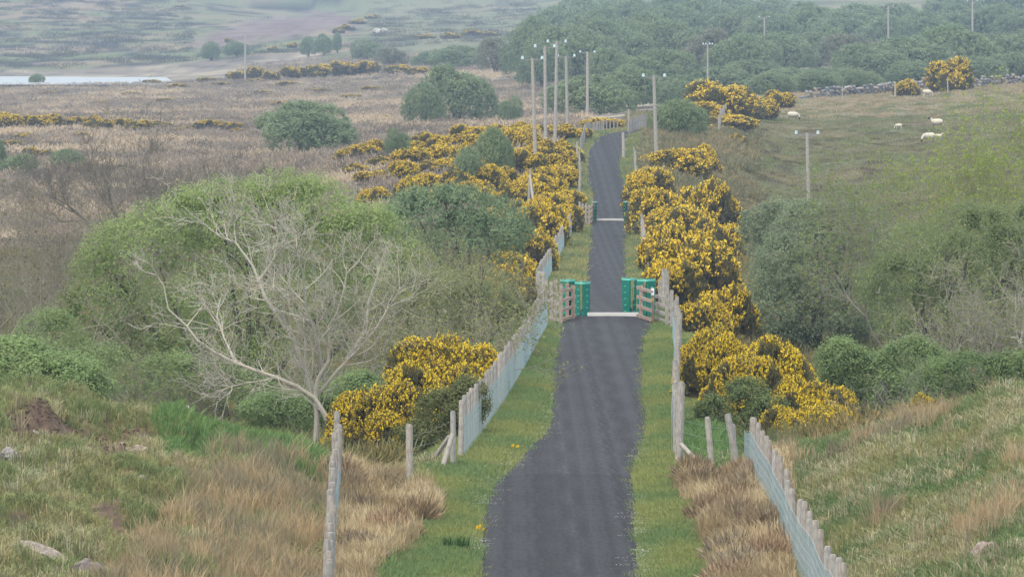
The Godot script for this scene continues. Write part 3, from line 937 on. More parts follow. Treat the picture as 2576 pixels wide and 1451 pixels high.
func build_fences() -> void:
	fence("post_fence", "weathered post and net fence beside the brown rushes", [[822.0, 176.0], [826.0, 160.0], [836.0, 142.0], [850.0, 129.0]], 1.55, 1.25, 0.8, 0.065)
	fence("post_fence", "pale round topped post and net fence below the grassy bank", [[2120.0, 178.0], [2035.0, 157.0], [1960.0, 140.0], [1884.0, 124.5]], 2.0, 1.25, 0.95, 0.06, Color(0.47, 0.43, 0.385), Color(0.3, 0.4, 0.41), -0.09)
	fence("post_fence", "long post and teal net fence bordering the verge before the cattle grid", [[1158.0, 118.0], [1212.0, 110.0], [1262.0, 102.0], [1310.0, 93.0], [1348.0, 85.0], [1372.0, 80.0]], 1.35, 1.2, 0.85, 0.055)
	fence("post_fence", "long post and teal net fence between the two cattle grids", [[1368.0, 72.0], [1352.0, 64.0], [1362.0, 58.0], [1395.0, 51.0], [1426.0, 46.0], [1444.0, 43.6]], 1.7, 1.2, 0.85, 0.055)
	fence("post_fence", "post fence half hidden in gorse past the second cattle grid", [[1458.0, 41.0], [1460.0, 38.5], [1457.0, 36.5]], 2.6, 1.25, 0.0, 0.05)
	fence("post_fence", "row of posts in line facing the gorse before the cattle grid", [[1700.0, 117.0], [1702.0, 108.0], [1705.0, 98.0], [1709.0, 90.0], [1700.0, 84.0]], 2.2, 1.3, 0.85, 0.06, Color(0.47, 0.43, 0.385), Color(0.3, 0.4, 0.41), -0.09)
	fence("post_fence", "post fence half buried in gorse past the crossing grid", [[1682.0, 76.0], [1655.0, 66.0], [1632.0, 56.0], [1619.0, 48.0], [1606.0, 42.0], [1600.0, 38.0], [1597.0, 36.0]], 3.0, 1.3, 0.0, 0.055)
	fence("picket_fence", "close set pale posts round the outside of the bend", [[1462.0, 34.0], [1474.0, 32.2], [1486.0, 30.9], [1520.0, 30.4], [1562.0, 30.1]], 1.3, 0.95, 0.0, 0.06, Color(0.4, 0.37, 0.34))
	fence("picket_fence", "close set grey posts on the inside of the bend", [[1584.0, 31.6], [1600.0, 30.8], [1626.0, 30.2]], 1.3, 1.1, 0.0, 0.06, Color(0.33, 0.32, 0.31))
	fence("far_fence", "far row of stakes along the lake shore", [[-60.0, 10.3], [150.0, 10.2], [330.0, 10.05]], 3.6, 1.25, 0.0, 0.07)
	fence("far_fence", "row of stakes on the hill brow above the peat scar", [[560.0, 8.0], [720.0, 7.7]], 5.0, 1.3, 0.0, 0.08)
	fence("far_fence", "line of stakes climbing the hill above the lake", [[40.0, 9.4], [260.0, 9.1], [420.0, 8.8]], 7.0, 1.3, 0.0, 0.07)
	fence("field_fence", "stakes along the foot of the dry stone wall", [[2120.0, 23.0], [2440.0, 22.8]], 6.6, 1.7, 0.0, 0.08)
	fence("field_fence", "leaning stakes climbing through gorse to the pasture corner", [[1810.0, 30.5], [1818.0, 28.4], [1830.0, 26.0]], 2.5, 1.6, 0.0, 0.07)
	# the farm crossing
	single_post("gate_post", "lone square post in the gap beside the straw tussocks", 1029.0, 125.0, 1.2, 0.075, Vector2(0.0, 0.0))
	single_post("gate_post", "slim end post with two braces at the crossing", 1139.0, 120.0, 1.15, 0.06, Vector2(0.0, 0.0))
	single_post("gate_post", "lone leaning post on the verge between brace and double post", 1793.0, 122.5, 1.2, 0.065, Vector2(0.09, 0.0))
	single_post("gate_post", "leaning gate post tied with wire at the fence corner", 1858.0, 124.0, 1.3, 0.075, Vector2(0.17, 0.0))
	single_post("gate_post", "short gate post standing behind the leaning tied post", 1852.0, 122.8, 1.05, 0.07, Vector2(0.07, 0.0))
	single_post("gate_post", "thick straining post at the end of the fence row", 1708.0, 120.0, 1.75, 0.085, Vector2(-0.03, 0.0))
	strut("brace_pole", "pale slanted brace propping the slim end post", at(1113.0, 120.6), pix(1138.0, 1092.0, 120.2), 0.06)
	strut("brace_pole", "second brace crossing behind the pale slanted one", at(1082.0, 119.4), pix(1130.0, 1098.0, 119.6), 0.05)
	strut("brace_pole", "pale diagonal brace propping the thick straining post", at(1780.0, 121.6), pix(1714.0, 1118.0, 120.6), 0.055)
	strut("leaning_stump", "short sawn pale stake leaning on the bank crest", at(484.0, 125.0, -0.3), pix(467.0, 1024.0, 125.6), 0.075)
	# a few strands across the crossing
	for e in [[1029.0, 125.0, 1139.0, 120.0, "thin wire strands closing the gap beside the lone square post"], [1714.0, 120.0, 1858.0, 124.0, "thin wire strands closing the gap beside the lone leaning post"]]:
		var p := at(e[0], e[1])
		var o := thing("wire_strands", e[4], "wire", p)
		for k in 3:
			var g := G.new()
			var q: Vector3 = at(e[2], e[3]) - p
			g.tube(PackedVector3Array([Vector3(0, 0.45 + k * 0.25, 0), q * 0.5 + Vector3(0, 0.4 + k * 0.25, 0), q + Vector3(0, 0.45 + k * 0.25, 0)]), PackedFloat32Array([0.003, 0.003, 0.003]), 3, Color(0.3, 0.3, 0.29), false)
			part("wire", g.mesh(M.plain), o)
	# dark old posts close to the bend
	single_post("old_post", "dark old post leaning beside the bend of the path", 1569.0, 35.0, 1.9, 0.11, Vector2(0.02, 0.0))
	single_post("old_post", "slim dark post among gorse opposite the bend", 1452.0, 36.0, 1.6, 0.08, Vector2(0.0, 0.0))
	single_post("old_post", "tall grey post where the path leaves view", 1582.0, 31.2, 1.9, 0.1, Vector2(0.0, 0.0))
	strut("fallen_post", "broken pale post propped in the gorse mass", at(1327.0, 42.0), pix(1335.0, 424.0, 42.0), 0.09)
	strut("fallen_post", "pale stay slanting from the broken post in gorse", at(1349.0, 42.4), pix(1333.0, 440.0, 42.1), 0.08)

# ------------------------------------------------------------------ cattle grids
func shell_panel(o: Node3D, base: Vector3, a: Vector3, b: Vector3, depth: float, h: float, taper: float, gap: Vector2, col: Color, rim: Color, flip := 1.0) -> void:
	# a lens shaped shell of green sheet from a to b; gap = where an open strip is left (share of the width, at the top)
	var g := G.new()
	var n := 12
	var m := 5
	for face in 2:
		var bulge := depth * (0.5 if face == 0 else -0.5)
		var at_uv := func(u: float, v: float) -> Vector3:
			var uu := lerpf(u, 0.5 + (u - 0.5) * (1.0 - taper), 1.0 - v)
			var p := a.lerp(b, uu) + Vector3(0, v * h, bulge * sin(u * PI))
			return p - base
		for i in n:
			for j in m:
				var v0 := float(j) / m
				var v1 := float(j + 1) / m
				var u0 := float(i) / n
				var u1 := float(i + 1) / n
				var mid := (u0 + u1) * 0.5
				var gw := gap.y * lerpf(0.45, 1.0, v0)
				if absf(mid - gap.x) < gw * 0.5: continue
				var col2 := vary(col, 0.06)
				g.quad(at_uv.call(u0, v0), at_uv.call(u1, v0), at_uv.call(u1, v1), at_uv.call(u0, v1), col2)
	var p := part("panel", g.mesh(M.wood), o)
	var r := G.new()
	for i in n:
		var u0 := float(i) / n
		var u1 := float(i + 1) / n
		var f0 := a.lerp(b, u0) - base + Vector3(0, h + 0.004, 0)
		var f1 := a.lerp(b, u1) - base + Vector3(0, h + 0.004, 0)
		var z0 := Vector3(0, 0, depth * 0.5 * sin(u0 * PI))
		var z1 := Vector3(0, 0, depth * 0.5 * sin(u1 * PI))
		r.quad(f0 + z0 * 1.04, f1 + z1 * 1.04, f1 + z1 * 0.7, f0 + z0 * 0.7, rim)
		r.quad(f0 - z0 * 0.7, f1 - z1 * 0.7, f1 - z1 * 1.04, f0 - z0 * 1.04, rim)
		r.quad(f0 + z0 * 1.04 - Vector3(0, 0.06, 0), f1 + z1 * 1.04 - Vector3(0, 0.06, 0), f1 + z1 * 1.04, f0 + z0 * 1.04, rim)
	part("rim", r.mesh(M.plain), p)
	# rows of small tabs moulded into the sheet
	var tabs := G.new()
	for j in 5:
		for u in [0.25, 0.75]:
			var q := a.lerp(b, u) - base + Vector3(0, h * (0.12 + 0.17 * j), depth * 0.5 * sin(u * PI) + 0.012)
			tabs.box(q, Vector3(0.05, 0, 0), Vector3(0, 0.012, 0), Vector3(0, 0, 0.008), rim)
	part("tab", tabs.mesh(M.plain), p)

func wing(label: String, near: Array, far: Array, posts: Array, h: float, col: Color) -> Node3D:
	var p0 := at(near[0], near[1])
	var o := thing("wing_barrier", label, "barrier", p0)
	var p1 := at(far[0], far[1])
	for k in 4:
		var g := G.new()
		var y := h * (0.12 + 0.27 * k)
		beam(g, Vector3(0, y, 0), p1 - p0 + Vector3(0, y, 0), 0.1, 0.045, vary(col, 0.08))
		part("rail", g.mesh(M.wood), o)
	for e in posts:
		var g := G.new()
		var q := at(e[0], e[1]) - p0
		g.box(q + Vector3(0, e[2] * 0.5 - 0.1, 0), Vector3(0.055, 0, 0), Vector3(0, e[2] * 0.5 + 0.1, 0), Vector3(0, 0, 0.055), vary(col, 0.1))
		part("post", g.mesh(M.wood), o)
	return o

func cattle_grid(label: String, l: float, r: float, s: float, beam_l: float, beam_r: float) -> void:
	var p := at((l + r) * 0.5, s)
	p.y = path_at(s).z
	var o := thing("cattle_grid", label, "cattle grid", p)
	var g := G.new()
	var a := (beam_l - 1288.0) / s - p.x
	var b := (beam_r - 1288.0) / s - p.x
	g.box(Vector3((a + b) * 0.5, 0.075, 0.0), Vector3((b - a) * 0.5, 0, 0), Vector3(0, 0.075, 0), Vector3(0, 0, 0.09), Color(0.6, 0.58, 0.54))
	part("kerb_beam", g.mesh(M.plain), o)
	for k in 9:
		var t := G.new()
		var z := -0.25 - k * 0.17
		t.tube(PackedVector3Array([Vector3(a, 0.06, z), Vector3(b, 0.06, z)]), PackedFloat32Array([0.035, 0.035]), 6, Color(0.3, 0.3, 0.3))
		part("bar", t.mesh(M.plain), o)

func build_grids() -> void:
	var wood := Color(0.46, 0.35, 0.29)
	var teal := Color(0.022, 0.26, 0.19)
	var rim := Color(0.13, 0.5, 0.39)
	cattle_grid("cattle grid with white kerb beam between broad teal wing panels", 1440.0, 1610.0, 77.0, 1478.0, 1607.0)
	cattle_grid("small far cattle grid with white kerb beam past the gorse", 1485.0, 1578.0, 42.0, 1492.0, 1571.0)
	var w := wing("wooden railed wing with teal shell panels beside the net fence", [1411.0, 78.6], [1448.0, 77.2], [[1411.0, 78.7, 1.3], [1442.0, 77.6, 1.15], [1427.0, 77.0, 1.15]], 1.12, wood)
	var b := w.position
	shell_panel(w, b, at(1410.0, 76.4), at(1447.0, 76.4), 1.3, 1.22, 0.1, Vector2(0.5, 0.2), teal, rim)
	shell_panel(w, b, at(1446.0, 76.7), at(1485.0, 76.7), 1.3, 1.17, 0.06, Vector2(0.4, 0.22), teal, rim)
	w = wing("wooden railed wing with teal shell panels and marker post", [1639.0, 78.6], [1603.0, 77.2], [[1642.0, 78.4, 1.15], [1613.0, 77.6, 1.15]], 1.12, wood)
	b = w.position
	shell_panel(w, b, at(1564.0, 76.0), at(1603.0, 76.0), 1.3, 1.22, 0.14, Vector2(0.7, 0.28), teal, rim)
	shell_panel(w, b, at(1603.0, 76.4), at(1650.0, 76.4), 1.3, 1.22, 0.0, Vector2(0.45, 0.2), teal, rim)
	var g := G.new()
	g.box(at(1642.0, 78.4) - b + Vector3(0, 1.02, 0.064), Vector3(0.05, 0, 0), Vector3(0, 0.11, 0), Vector3(0, 0, 0.006), Color(0.75, 0.74, 0.72))
	part("marker_plate", g.mesh(M.plain), w)
	g = G.new()
	g.box(at(1642.0, 78.4) - b + Vector3(0, 0.76, 0.064), Vector3(0.045, 0, 0), Vector3(0, 0.05, 0), Vector3(0, 0, 0.006), Color(0.55, 0.33, 0.05))
	part("marker_plate", g.mesh(M.plain), w)
	g = G.new()
	g.box(at(1642.0, 78.4) - b + Vector3(0, 1.03, 0.074), Vector3(0.018, 0, 0), Vector3(0, 0.022, 0), Vector3(0, 0, 0.003), Color(0.08, 0.07, 0.2))
	part("marker_symbol", g.mesh(M.plain), w)
	var dark := Color(0.02, 0.12, 0.085)
	var rim2 := Color(0.25, 0.45, 0.38)
	w = wing("small far railed wing with dark green panel beside the net fence", [1482.0, 42.8], [1491.0, 42.1], [[1482.0, 42.8, 1.25], [1490.0, 42.2, 1.2]], 1.1, wood)
	b = w.position
	shell_panel(w, b, at(1490.0, 42.0), at(1502.5, 42.0), 1.0, 1.22, 0.1, Vector2(0.5, 0.12), dark, rim2)
	w = wing("small far railed wing with dark green panel beside the gorse", [1590.0, 42.8], [1581.0, 42.1], [[1591.0, 42.8, 1.25], [1584.0, 42.3, 1.2]], 1.1, wood)
	b = w.position
	shell_panel(w, b, at(1568.0, 42.0), at(1582.0, 42.0), 1.0, 1.22, 0.1, Vector2(0.5, 0.12), dark, rim2)
	w = wing("short weathered rail fence closing the verge at the far grid", [1458.0, 42.6], [1482.0, 42.6], [[1458.0, 42.6, 1.3], [1466.0, 42.6, 1.2], [1474.0, 42.6, 1.25]], 1.15, Color(0.46, 0.42, 0.37))
	w = wing("short weathered rail fence closing the verge at the broad grid", [1372.0, 78.4], [1410.0, 78.6], [[1374.0, 78.4, 1.3], [1387.0, 78.0, 1.25], [1398.0, 77.6, 1.3]], 1.0, Color(0.46, 0.42, 0.37))
	w = wing("grey posted rail fence running from the marker post into gorse", [1650.0, 78.0], [1690.0, 80.0], [[1660.0, 78.2, 1.35], [1678.0, 80.0, 1.3], [1690.0, 80.6, 1.2]], 0.9, Color(0.42, 0.39, 0.35))

# ------------------------------------------------------------------ power poles
func pole(label: String, px: float, top: float, s: float, lean := 0.0, arm := 0.68, insulators := 2, r := 0.13) -> void:
	var p := at(px, s, -0.3)
	var y_top := EYE - (top - YH) / s
	var h := y_top - p.y
	var o := thing("power_pole", label, "power pole", p, "wooden power poles across the valley")
	var g := G.new()
	g.tube(PackedVector3Array([Vector3.ZERO, Vector3(lean * 0.5, h * 0.5, 0), Vector3(lean, h, 0)]), PackedFloat32Array([r * 1.12, r, r * 0.85]), 8, vary(Color(0.45, 0.42, 0.38), 0.06))
	part("shaft", g.mesh(M.wood), o)
	if arm <= 0.0: return
	var t := Vector3(lean, h - 0.12, 0)
	g = G.new()
	g.box(t, Vector3(arm, 0, 0), Vector3(0, 0.04, 0), Vector3(0, 0, 0.04), Color(0.3, 0.3, 0.3))
	part("crossarm", g.mesh(M.wood), o)
	var spots := [-1.0, 1.0] if insulators == 2 else [-1.0, -0.4, 0.45, 1.0]
	for k in spots:
		g = G.new()
		var q := t + Vector3(k * arm, 0.04, 0)
		g.tube(PackedVector3Array([q, q + Vector3(0, 0.03, 0), q + Vector3(0, 0.09, 0), q + Vector3(0, 0.13, 0), q + Vector3(0, 0.2, 0), q + Vector3(0, 0.23, 0)]), PackedFloat32Array([0.05, 0.11, 0.11, 0.075, 0.105, 0.03]), 10, Color.WHITE)
		part("insulator", g.mesh(M.porcelain), o)

func build_poles() -> void:
	pole("slightly tilted grey power pole rising from the gorse mass, foremost of its cluster", 1348.0, 146.0, 36.5, -0.24)
	pole("straight grey power pole beside the tilted one in the gorse mass", 1373.0, 116.0, 35.5, -0.06)
	pole("tallest reaching grey power pole of the cluster behind the gorse", 1396.0, 104.0, 33.0, 0.15)
	pole("short reaching slim power pole behind the gorse cluster", 1428.0, 140.0, 31.0, -0.12)
	pole("far power pole with angled insulators standing before dark trees", 1478.0, 130.0, 24.0, 0.0, 0.75, 2, 0.15)
	pole("tall grey power pole rising from yellow gorse beside the path", 1653.0, 190.0, 37.0, -0.2, 0.72)
	pole("grey power pole standing below the sheep pasture", 2036.0, 334.0, 38.0, -0.12, 0.72)
	pole("slim pole with four white insulators behind the gorse mound", 1781.0, 110.0, 19.0, 0.0, 0.6, 4, 0.13)
	pole("bare slim pole standing alone on the bog near the lake", 616.0, 86.0, 13.7, 0.0, 0.0, 0, 0.17)
	pole("faint far pole among the trees nearest the pasture wall's end", 1924.0, 42.0, 14.0, 0.0, 0.9, 2, 0.17)
	pole("faint far pole among treetops above the big gorse on the wall", 2236.0, 14.0, 13.2, 0.0, 0.95, 2, 0.2)
	pole("faint far pole in the woods at the pasture's high end", 2448.0, 2.0, 13.0, 0.0, 0.95, 2, 0.2)

# ------------------------------------------------------------------ stones
func boulder(w: float, h: float, d: float, sd: int, col: Color, cuts := 7) -> ArrayMesh:
	var st := SurfaceTool.new()
	st.begin(Mesh.PRIMITIVE_TRIANGLES)
	var n := FastNoiseLite.new()
	n.seed = sd
	n.frequency = 0.9
	var rows := []
	for i in cuts + 1:
		var row := PackedVector3Array()
		for k in cuts * 2:
			var th := PI * i / cuts
			var ph := TAU * k / (cuts * 2)
			var v := Vector3(sin(th) * cos(ph), cos(th), sin(th) * sin(ph))
			v *= 1.0 + n.get_noise_3dv(v * 1.1) * 0.55 + n.get_noise_3dv(v * 3.0) * 0.16
			row.append(Vector3(v.x * w, v.y * h, v.z * d) * 0.5)
		rows.append(row)
	var g := G.new()
	for i in cuts:
		for k in cuts * 2:
			var k2 := (k + 1) % (cuts * 2)
			var c := col
			g.tri(rows[i][k], rows[i][k2], rows[i + 1][k2], c)
			g.tri(rows[i][k], rows[i + 1][k2], rows[i + 1][k], c)
	return g.mesh(M.stone)

func rock(label: String, px: float, s: float, w: float, h: float, col: Color, sd: int, turn := 0.0, lift := 0.2) -> void:
	var o := part("rock", boulder(w / s, h / s, w / s * 0.8, sd, col, 9), self, at(px, s, h / s * lift))
	o.name = numbered("rock")
	o.rotation.z = turn
	tag(o, label, "rock")

func build_stones() -> void:
	rock("long pale rounded boulder lying in the grass below the bank", 92.0, 161.0, 150.0, 70.0, Color(0.42, 0.36, 0.31), 3, -0.25)
	rock("grey pointed boulder like a small pyramid near the rushes", 216.0, 165.0, 100.0, 105.0, Color(0.33, 0.28, 0.27), 8, 0.1)
	rock("flat pinkish stone at the foot of the peat scar", 310.0, 135.0, 58.0, 42.0, Color(0.4, 0.31, 0.25), 12)
	rock("flat pale stone beside the pinkish one at the scar", 345.0, 136.0, 60.0, 30.0, Color(0.44, 0.36, 0.3), 15)
	rock("white stone at the upper end of the peat scar", 84.0, 134.5, 34.0, 36.0, Color(0.5, 0.46, 0.43), 21)
	rock("grey stone half under the overhanging turf", 22.0, 143.0, 44.0, 50.0, Color(0.4, 0.37, 0.36), 25)
	rock("small grey stone among the pale tussocks", 358.0, 142.0, 22.0, 20.0, Color(0.4, 0.4, 0.41), 27)
	rock("pinkish stone in the grass below the fence bank", 2480.0, 168.0, 80.0, 50.0, Color(0.4, 0.32, 0.29), 31, 0.3)
	rock("small pinkish stone behind fence posts in short grass", 2062.0, 126.0, 22.0, 18.0, Color(0.42, 0.35, 0.3), 33)
	rock("grey boulder beside the gorse at the pasture corner", 1836.0, 30.0, 24.0, 22.0, Color(0.4, 0.39, 0.38), 37)
	# dry stone wall
	var foot := at(2020.0, 22.5)
	var wall := thing("dry_stone_wall", "grey dry stone wall along the top of the sheep pasture", "wall", foot)
	var kinds := []
	for i in 10:
		kinds.append(boulder(rng.randf_range(0.42, 0.75), rng.randf_range(0.3, 0.46), 0.5, 40 + i, vary(Color(0.34, 0.33, 0.33), 0.4), 4))
	for row in 4:
		var pts := along([[2020.0, 22.4], [2300.0, 22.2], [2600.0, 22.1]], 0.5)
		for i in pts.size():
			if row == 3 and n_fine.get_noise_2d(i * 14.0, 3.0) < -0.12: continue
			if pts[i].x < 34.6 and row > 0 and rng.randf() < 0.5: continue
			var m := part("stone", kinds[rng.randi() % 10], wall, pts[i] - foot + Vector3(rng.randf_range(-0.12, 0.12) + row * 0.2, 0.14 + row * 0.3 + rng.randf_range(-0.05, 0.05), rng.randf_range(-0.1, 0.1)))
			m.rotation = Vector3(rng.randf_range(-0.4, 0.4), rng.randf() * TAU, rng.randf_range(-0.3, 0.3))
	var foot2 := at(2230.0, 20.4)
	var wall2 := thing("dry_stone_wall", "tumbled grey wall remains behind the big gorse bush", "wall", foot2)
	for p in along([[2200.0, 20.6], [2330.0, 20.3], [2480.0, 19.6], [2600.0, 19.4]], 0.6):
		var m := part("stone", kinds[rng.randi() % 10], wall2, p - foot2 + Vector3(0, 0.25, 0))
		m.rotation = Vector3(rng.randf_range(-0.4, 0.4), rng.randf() * TAU, rng.randf_range(-0.3, 0.3))
		m.scale = Vector3.ONE * rng.randf_range(1.0, 1.7)

# ------------------------------------------------------------------ sheep and the walker
func sheep(label: String, px: float, s: float, length: float, facing: float, grazing: bool, face: Color) -> void:
	var o := thing("sheep", label, "sheep", at(px, s), "sheep grazing the pasture")
	o.rotation.y = facing
	var k := length / 1.15
	var g := G.new()
	var wool := Color(0.5, 0.45, 0.36)
	var P := func(x: float, y: float, z := 0.0) -> Vector3: return Vector3(x, y, z) * k
	var R := func(a: Array) -> PackedFloat32Array:
		var out := PackedFloat32Array()
		for x in a: out.append(x * k)
		return out
	g.tube(PackedVector3Array([P.call(-0.52, 0.56), P.call(-0.46, 0.57), P.call(-0.3, 0.58), P.call(0.0, 0.55), P.call(0.25, 0.57), P.call(0.4, 0.6), P.call(0.48, 0.62)]), R.call([0.05, 0.19, 0.265, 0.28, 0.26, 0.19, 0.1]), 10, wool)
	if grazing:
		g.tube(PackedVector3Array([P.call(0.36, 0.64), P.call(0.52, 0.5), P.call(0.6, 0.3)]), R.call([0.15, 0.12, 0.09]), 8, wool)
	else:
		g.tube(PackedVector3Array([P.call(0.34, 0.64), P.call(0.48, 0.78), P.call(0.54, 0.9)]), R.call([0.15, 0.12, 0.09]), 8, wool)
	for x in [-0.36, 0.3]:
		for z in [-0.12, 0.12]:
			g.tube(PackedVector3Array([P.call(x, 0.42, z), P.call(x - 0.03, 0.24, z), P.call(x, -0.02, z)]), R.call([0.08, 0.042, 0.03]), 6, face.lerp(wool, 0.25))
	var body := part("body", g.mesh(M.wool), o)
	var hd := G.new()
	var h0: Vector3 = P.call(0.58, 0.34) if grazing else P.call(0.54, 0.92)
	var h1: Vector3 = P.call(0.66, 0.1) if grazing else P.call(0.78, 0.82)
	hd.tube(PackedVector3Array([h0, h0.lerp(h1, 0.35), h0.lerp(h1, 0.8), h1]), R.call([0.075, 0.1, 0.065, 0.04]), 8, face)
	for z in [-1.0, 1.0]:
		hd.tube(PackedVector3Array([h0 + Vector3(0, 0.03, z * 0.07) * k, h0 + Vector3(-0.02, 0.04, z * 0.2) * k]), R.call([0.035, 0.012]), 5, face)
	part("head", hd.mesh(M.wool), body)

func build_animals() -> void:
	var black := Color(0.04, 0.035, 0.035)
	var cream := Color(0.5, 0.45, 0.38)
	sheep("sheep grazing by itself near the gorse bushes below the wall", 1996.0, 25.2, 1.2, 0.1, true, black)
	sheep("white sheep grazing near the bush that covers the wall", 2334.0, 23.0, 1.1, 0.2, true, cream)
	sheep("small white lamb grazing apart from the ewes", 2262.0, 27.0, 0.7, 2.9, true, cream)
	sheep("black faced sheep lying with raised head behind the ewe and lamb", 2358.0, 27.0, 1.25, 2.9, false, black)
	sheep("black faced ewe grazing close beside a lamb", 2338.0, 29.0, 1.25, 3.5, true, black)
	sheep("lamb standing against the black faced ewe", 2362.0, 28.8, 0.8, 0.3, false, cream)
	sheep("pale sheep half out of view behind the leafing tree", 2578.0, 27.5, 1.2, 1.7, true, cream)
	# a walker in a bright vest, by the wood's edge
	var o := thing("person", "person in a bright yellow vest walking at the wood's edge", "person", at(1306.0, 15.6))
	var g := G.new()
	var dark := Color(0.04, 0.05, 0.08)
	for z in [-1.0, 1.0]:
		g.tube(PackedVector3Array([Vector3(z * 0.1, 0.0, z * 0.12), Vector3(z * 0.1, 0.45, z * 0.03), Vector3(z * 0.09, 0.88, 0)]), PackedFloat32Array([0.05, 0.06, 0.095]), 8, dark)
		g.tube(PackedVector3Array([Vector3(z * 0.2, 1.4, 0), Vector3(z * 0.27, 1.12, 0.02), Vector3(z * 0.26, 0.88, 0.1)]), PackedFloat32Array([0.07, 0.05, 0.04]), 8, dark)
		for q in 5:
			g.tube(PackedVector3Array([Vector3(z * 0.26, 0.88, 0.1), Vector3(z * 0.26 + (q - 2) * 0.016, 0.79 - 0.01 * (2 - absi(q - 2)), 0.13)]), PackedFloat32Array([0.012, 0.008]), 5, Color(0.45, 0.3, 0.24))
	g.tube(PackedVector3Array([Vector3(0, 0.82, 0), Vector3(0, 1.0, 0), Vector3(0, 1.3, 0), Vector3(0, 1.44, 0), Vector3(0, 1.52, 0)]), PackedFloat32Array([0.16, 0.16, 0.2, 0.16, 0.06]), 10, dark)
	g.tube(PackedVector3Array([Vector3(0, 1.5, 0), Vector3(0, 1.58, 0.01), Vector3(0, 1.68, 0.01), Vector3(0, 1.76, 0)]), PackedFloat32Array([0.06, 0.085, 0.095, 0.04]), 10, Color(0.45, 0.3, 0.24))
	part("body", g.mesh(M.wool), o)
	g = G.new()
	g.tube(PackedVector3Array([Vector3(0, 0.86, 0), Vector3(0, 1.0, 0), Vector3(0, 1.3, 0), Vector3(0, 1.45, 0)]), PackedFloat32Array([0.2, 0.19, 0.225, 0.17]), 10, Color(0.6, 0.75, 0.06))
	part("vest", g.mesh(M.plain), o)
	g = G.new()
	g.tube(PackedVector3Array([Vector3(0, 1.64, -0.02), Vector3(0, 1.72, -0.02), Vector3(0, 1.8, -0.01)]), PackedFloat32Array([0.098, 0.105, 0.05]), 10, Color(0.06, 0.04, 0.03))
	part("hair", g.mesh(M.plain), o)

# ------------------------------------------------------------------ trees and bushes in their places
func dead_tree() -> void:
	var s := 109.0
	var base := at(852.0, s, -0.2)
	var o := thing("dead_tree", "pale grey leafless tree spreading wide twisted limbs before the green willow", "tree", base)
	var g := G.new()
	var lg := G.new()
	var col := Color(0.6, 0.56, 0.47)
	var limbs := [
		[[852, 1200], [848, 1130], [835, 1085], [815, 1040], [790, 1000], [745, 970], [690, 947], [640, 930], [590, 910], [540, 885], [495, 853], [470, 818], [424, 775], [413, 717], [393, 686]],
		[[790, 1200], [795, 1110], [797, 1040], [793, 985], [800, 950], [827, 905], [829, 860], [827, 820], [848, 785], [868, 720], [874, 660]],
		[[795, 1030], [782, 985], [768, 920], [769, 854], [745, 805], [728, 768], [724, 731], [680, 717]],
		[[790, 1000], [772, 940], [735, 850], [700, 800], [666, 751], [649, 710], [632, 669], [588, 611], [554, 600], [520, 575]],
		[[800, 990], [850, 930], [900, 880], [950, 820], [985, 760], [1010, 720]],
		[[815, 960], [800, 860], [770, 760], [765, 680], [740, 610]],
		[[690, 947], [660, 958], [620, 962], [580, 972], [545, 960]],
		[[590, 910], [560, 850], [540, 800], [545, 760]],
		[[649, 710], [690, 650], [700, 590], [690, 540]],
		[[870, 905], [920, 830], [925, 760], [950, 690]],
	]
	for i in limbs.size():
		var pts := PackedVector3Array()
		var rad := PackedFloat32Array()
		var l: Array = limbs[i]
		var r0: float = [0.095, 0.085, 0.06, 0.08, 0.05, 0.045, 0.026, 0.035, 0.045, 0.045][i]
		var bend := rng.randf_range(-1.6, 1.6)
		for k in l.size():
			var t := float(k) / (l.size() - 1)
			var q := pix(l[k][0], l[k][1], s)
			q += Vector3(0, 0, bend * t)
			pts.append(q - base)
			rad.append(lerpf(r0, 0.012, pow(t, 0.7)))
		g.tube(pts, rad, 7, vary(col, 0.08), false)
		var n_side := 17 if i < 6 else 10
		for k in n_side:
			var t := rng.randf_range(0.16, 1.0)
			var f := t * (pts.size() - 1)
			var a := mini(int(f), pts.size() - 2)
			var q := pts[a].lerp(pts[a + 1], f - a)
			var dir := ((pts[a + 1] - pts[a]).normalized() * 0.5 + Vector3(rng.randf_range(-1.1, 1.0), rng.randf_range(-0.35, 1.0), rng.randf_range(-0.9, 0.9))).normalized()
			bough(g, lg, q, dir, rng.randf_range(0.5, 1.2), 0.018 * (1.2 - t * 0.5), 2, col, 0.06, 0.12, Color(0.2, 0.24, 0.05), 5)
	part("trunk", g.mesh(M.bark), o)
	part("leaf_sprays", lg.mesh(M.leaf), o).set_meta("kind", "stuff")

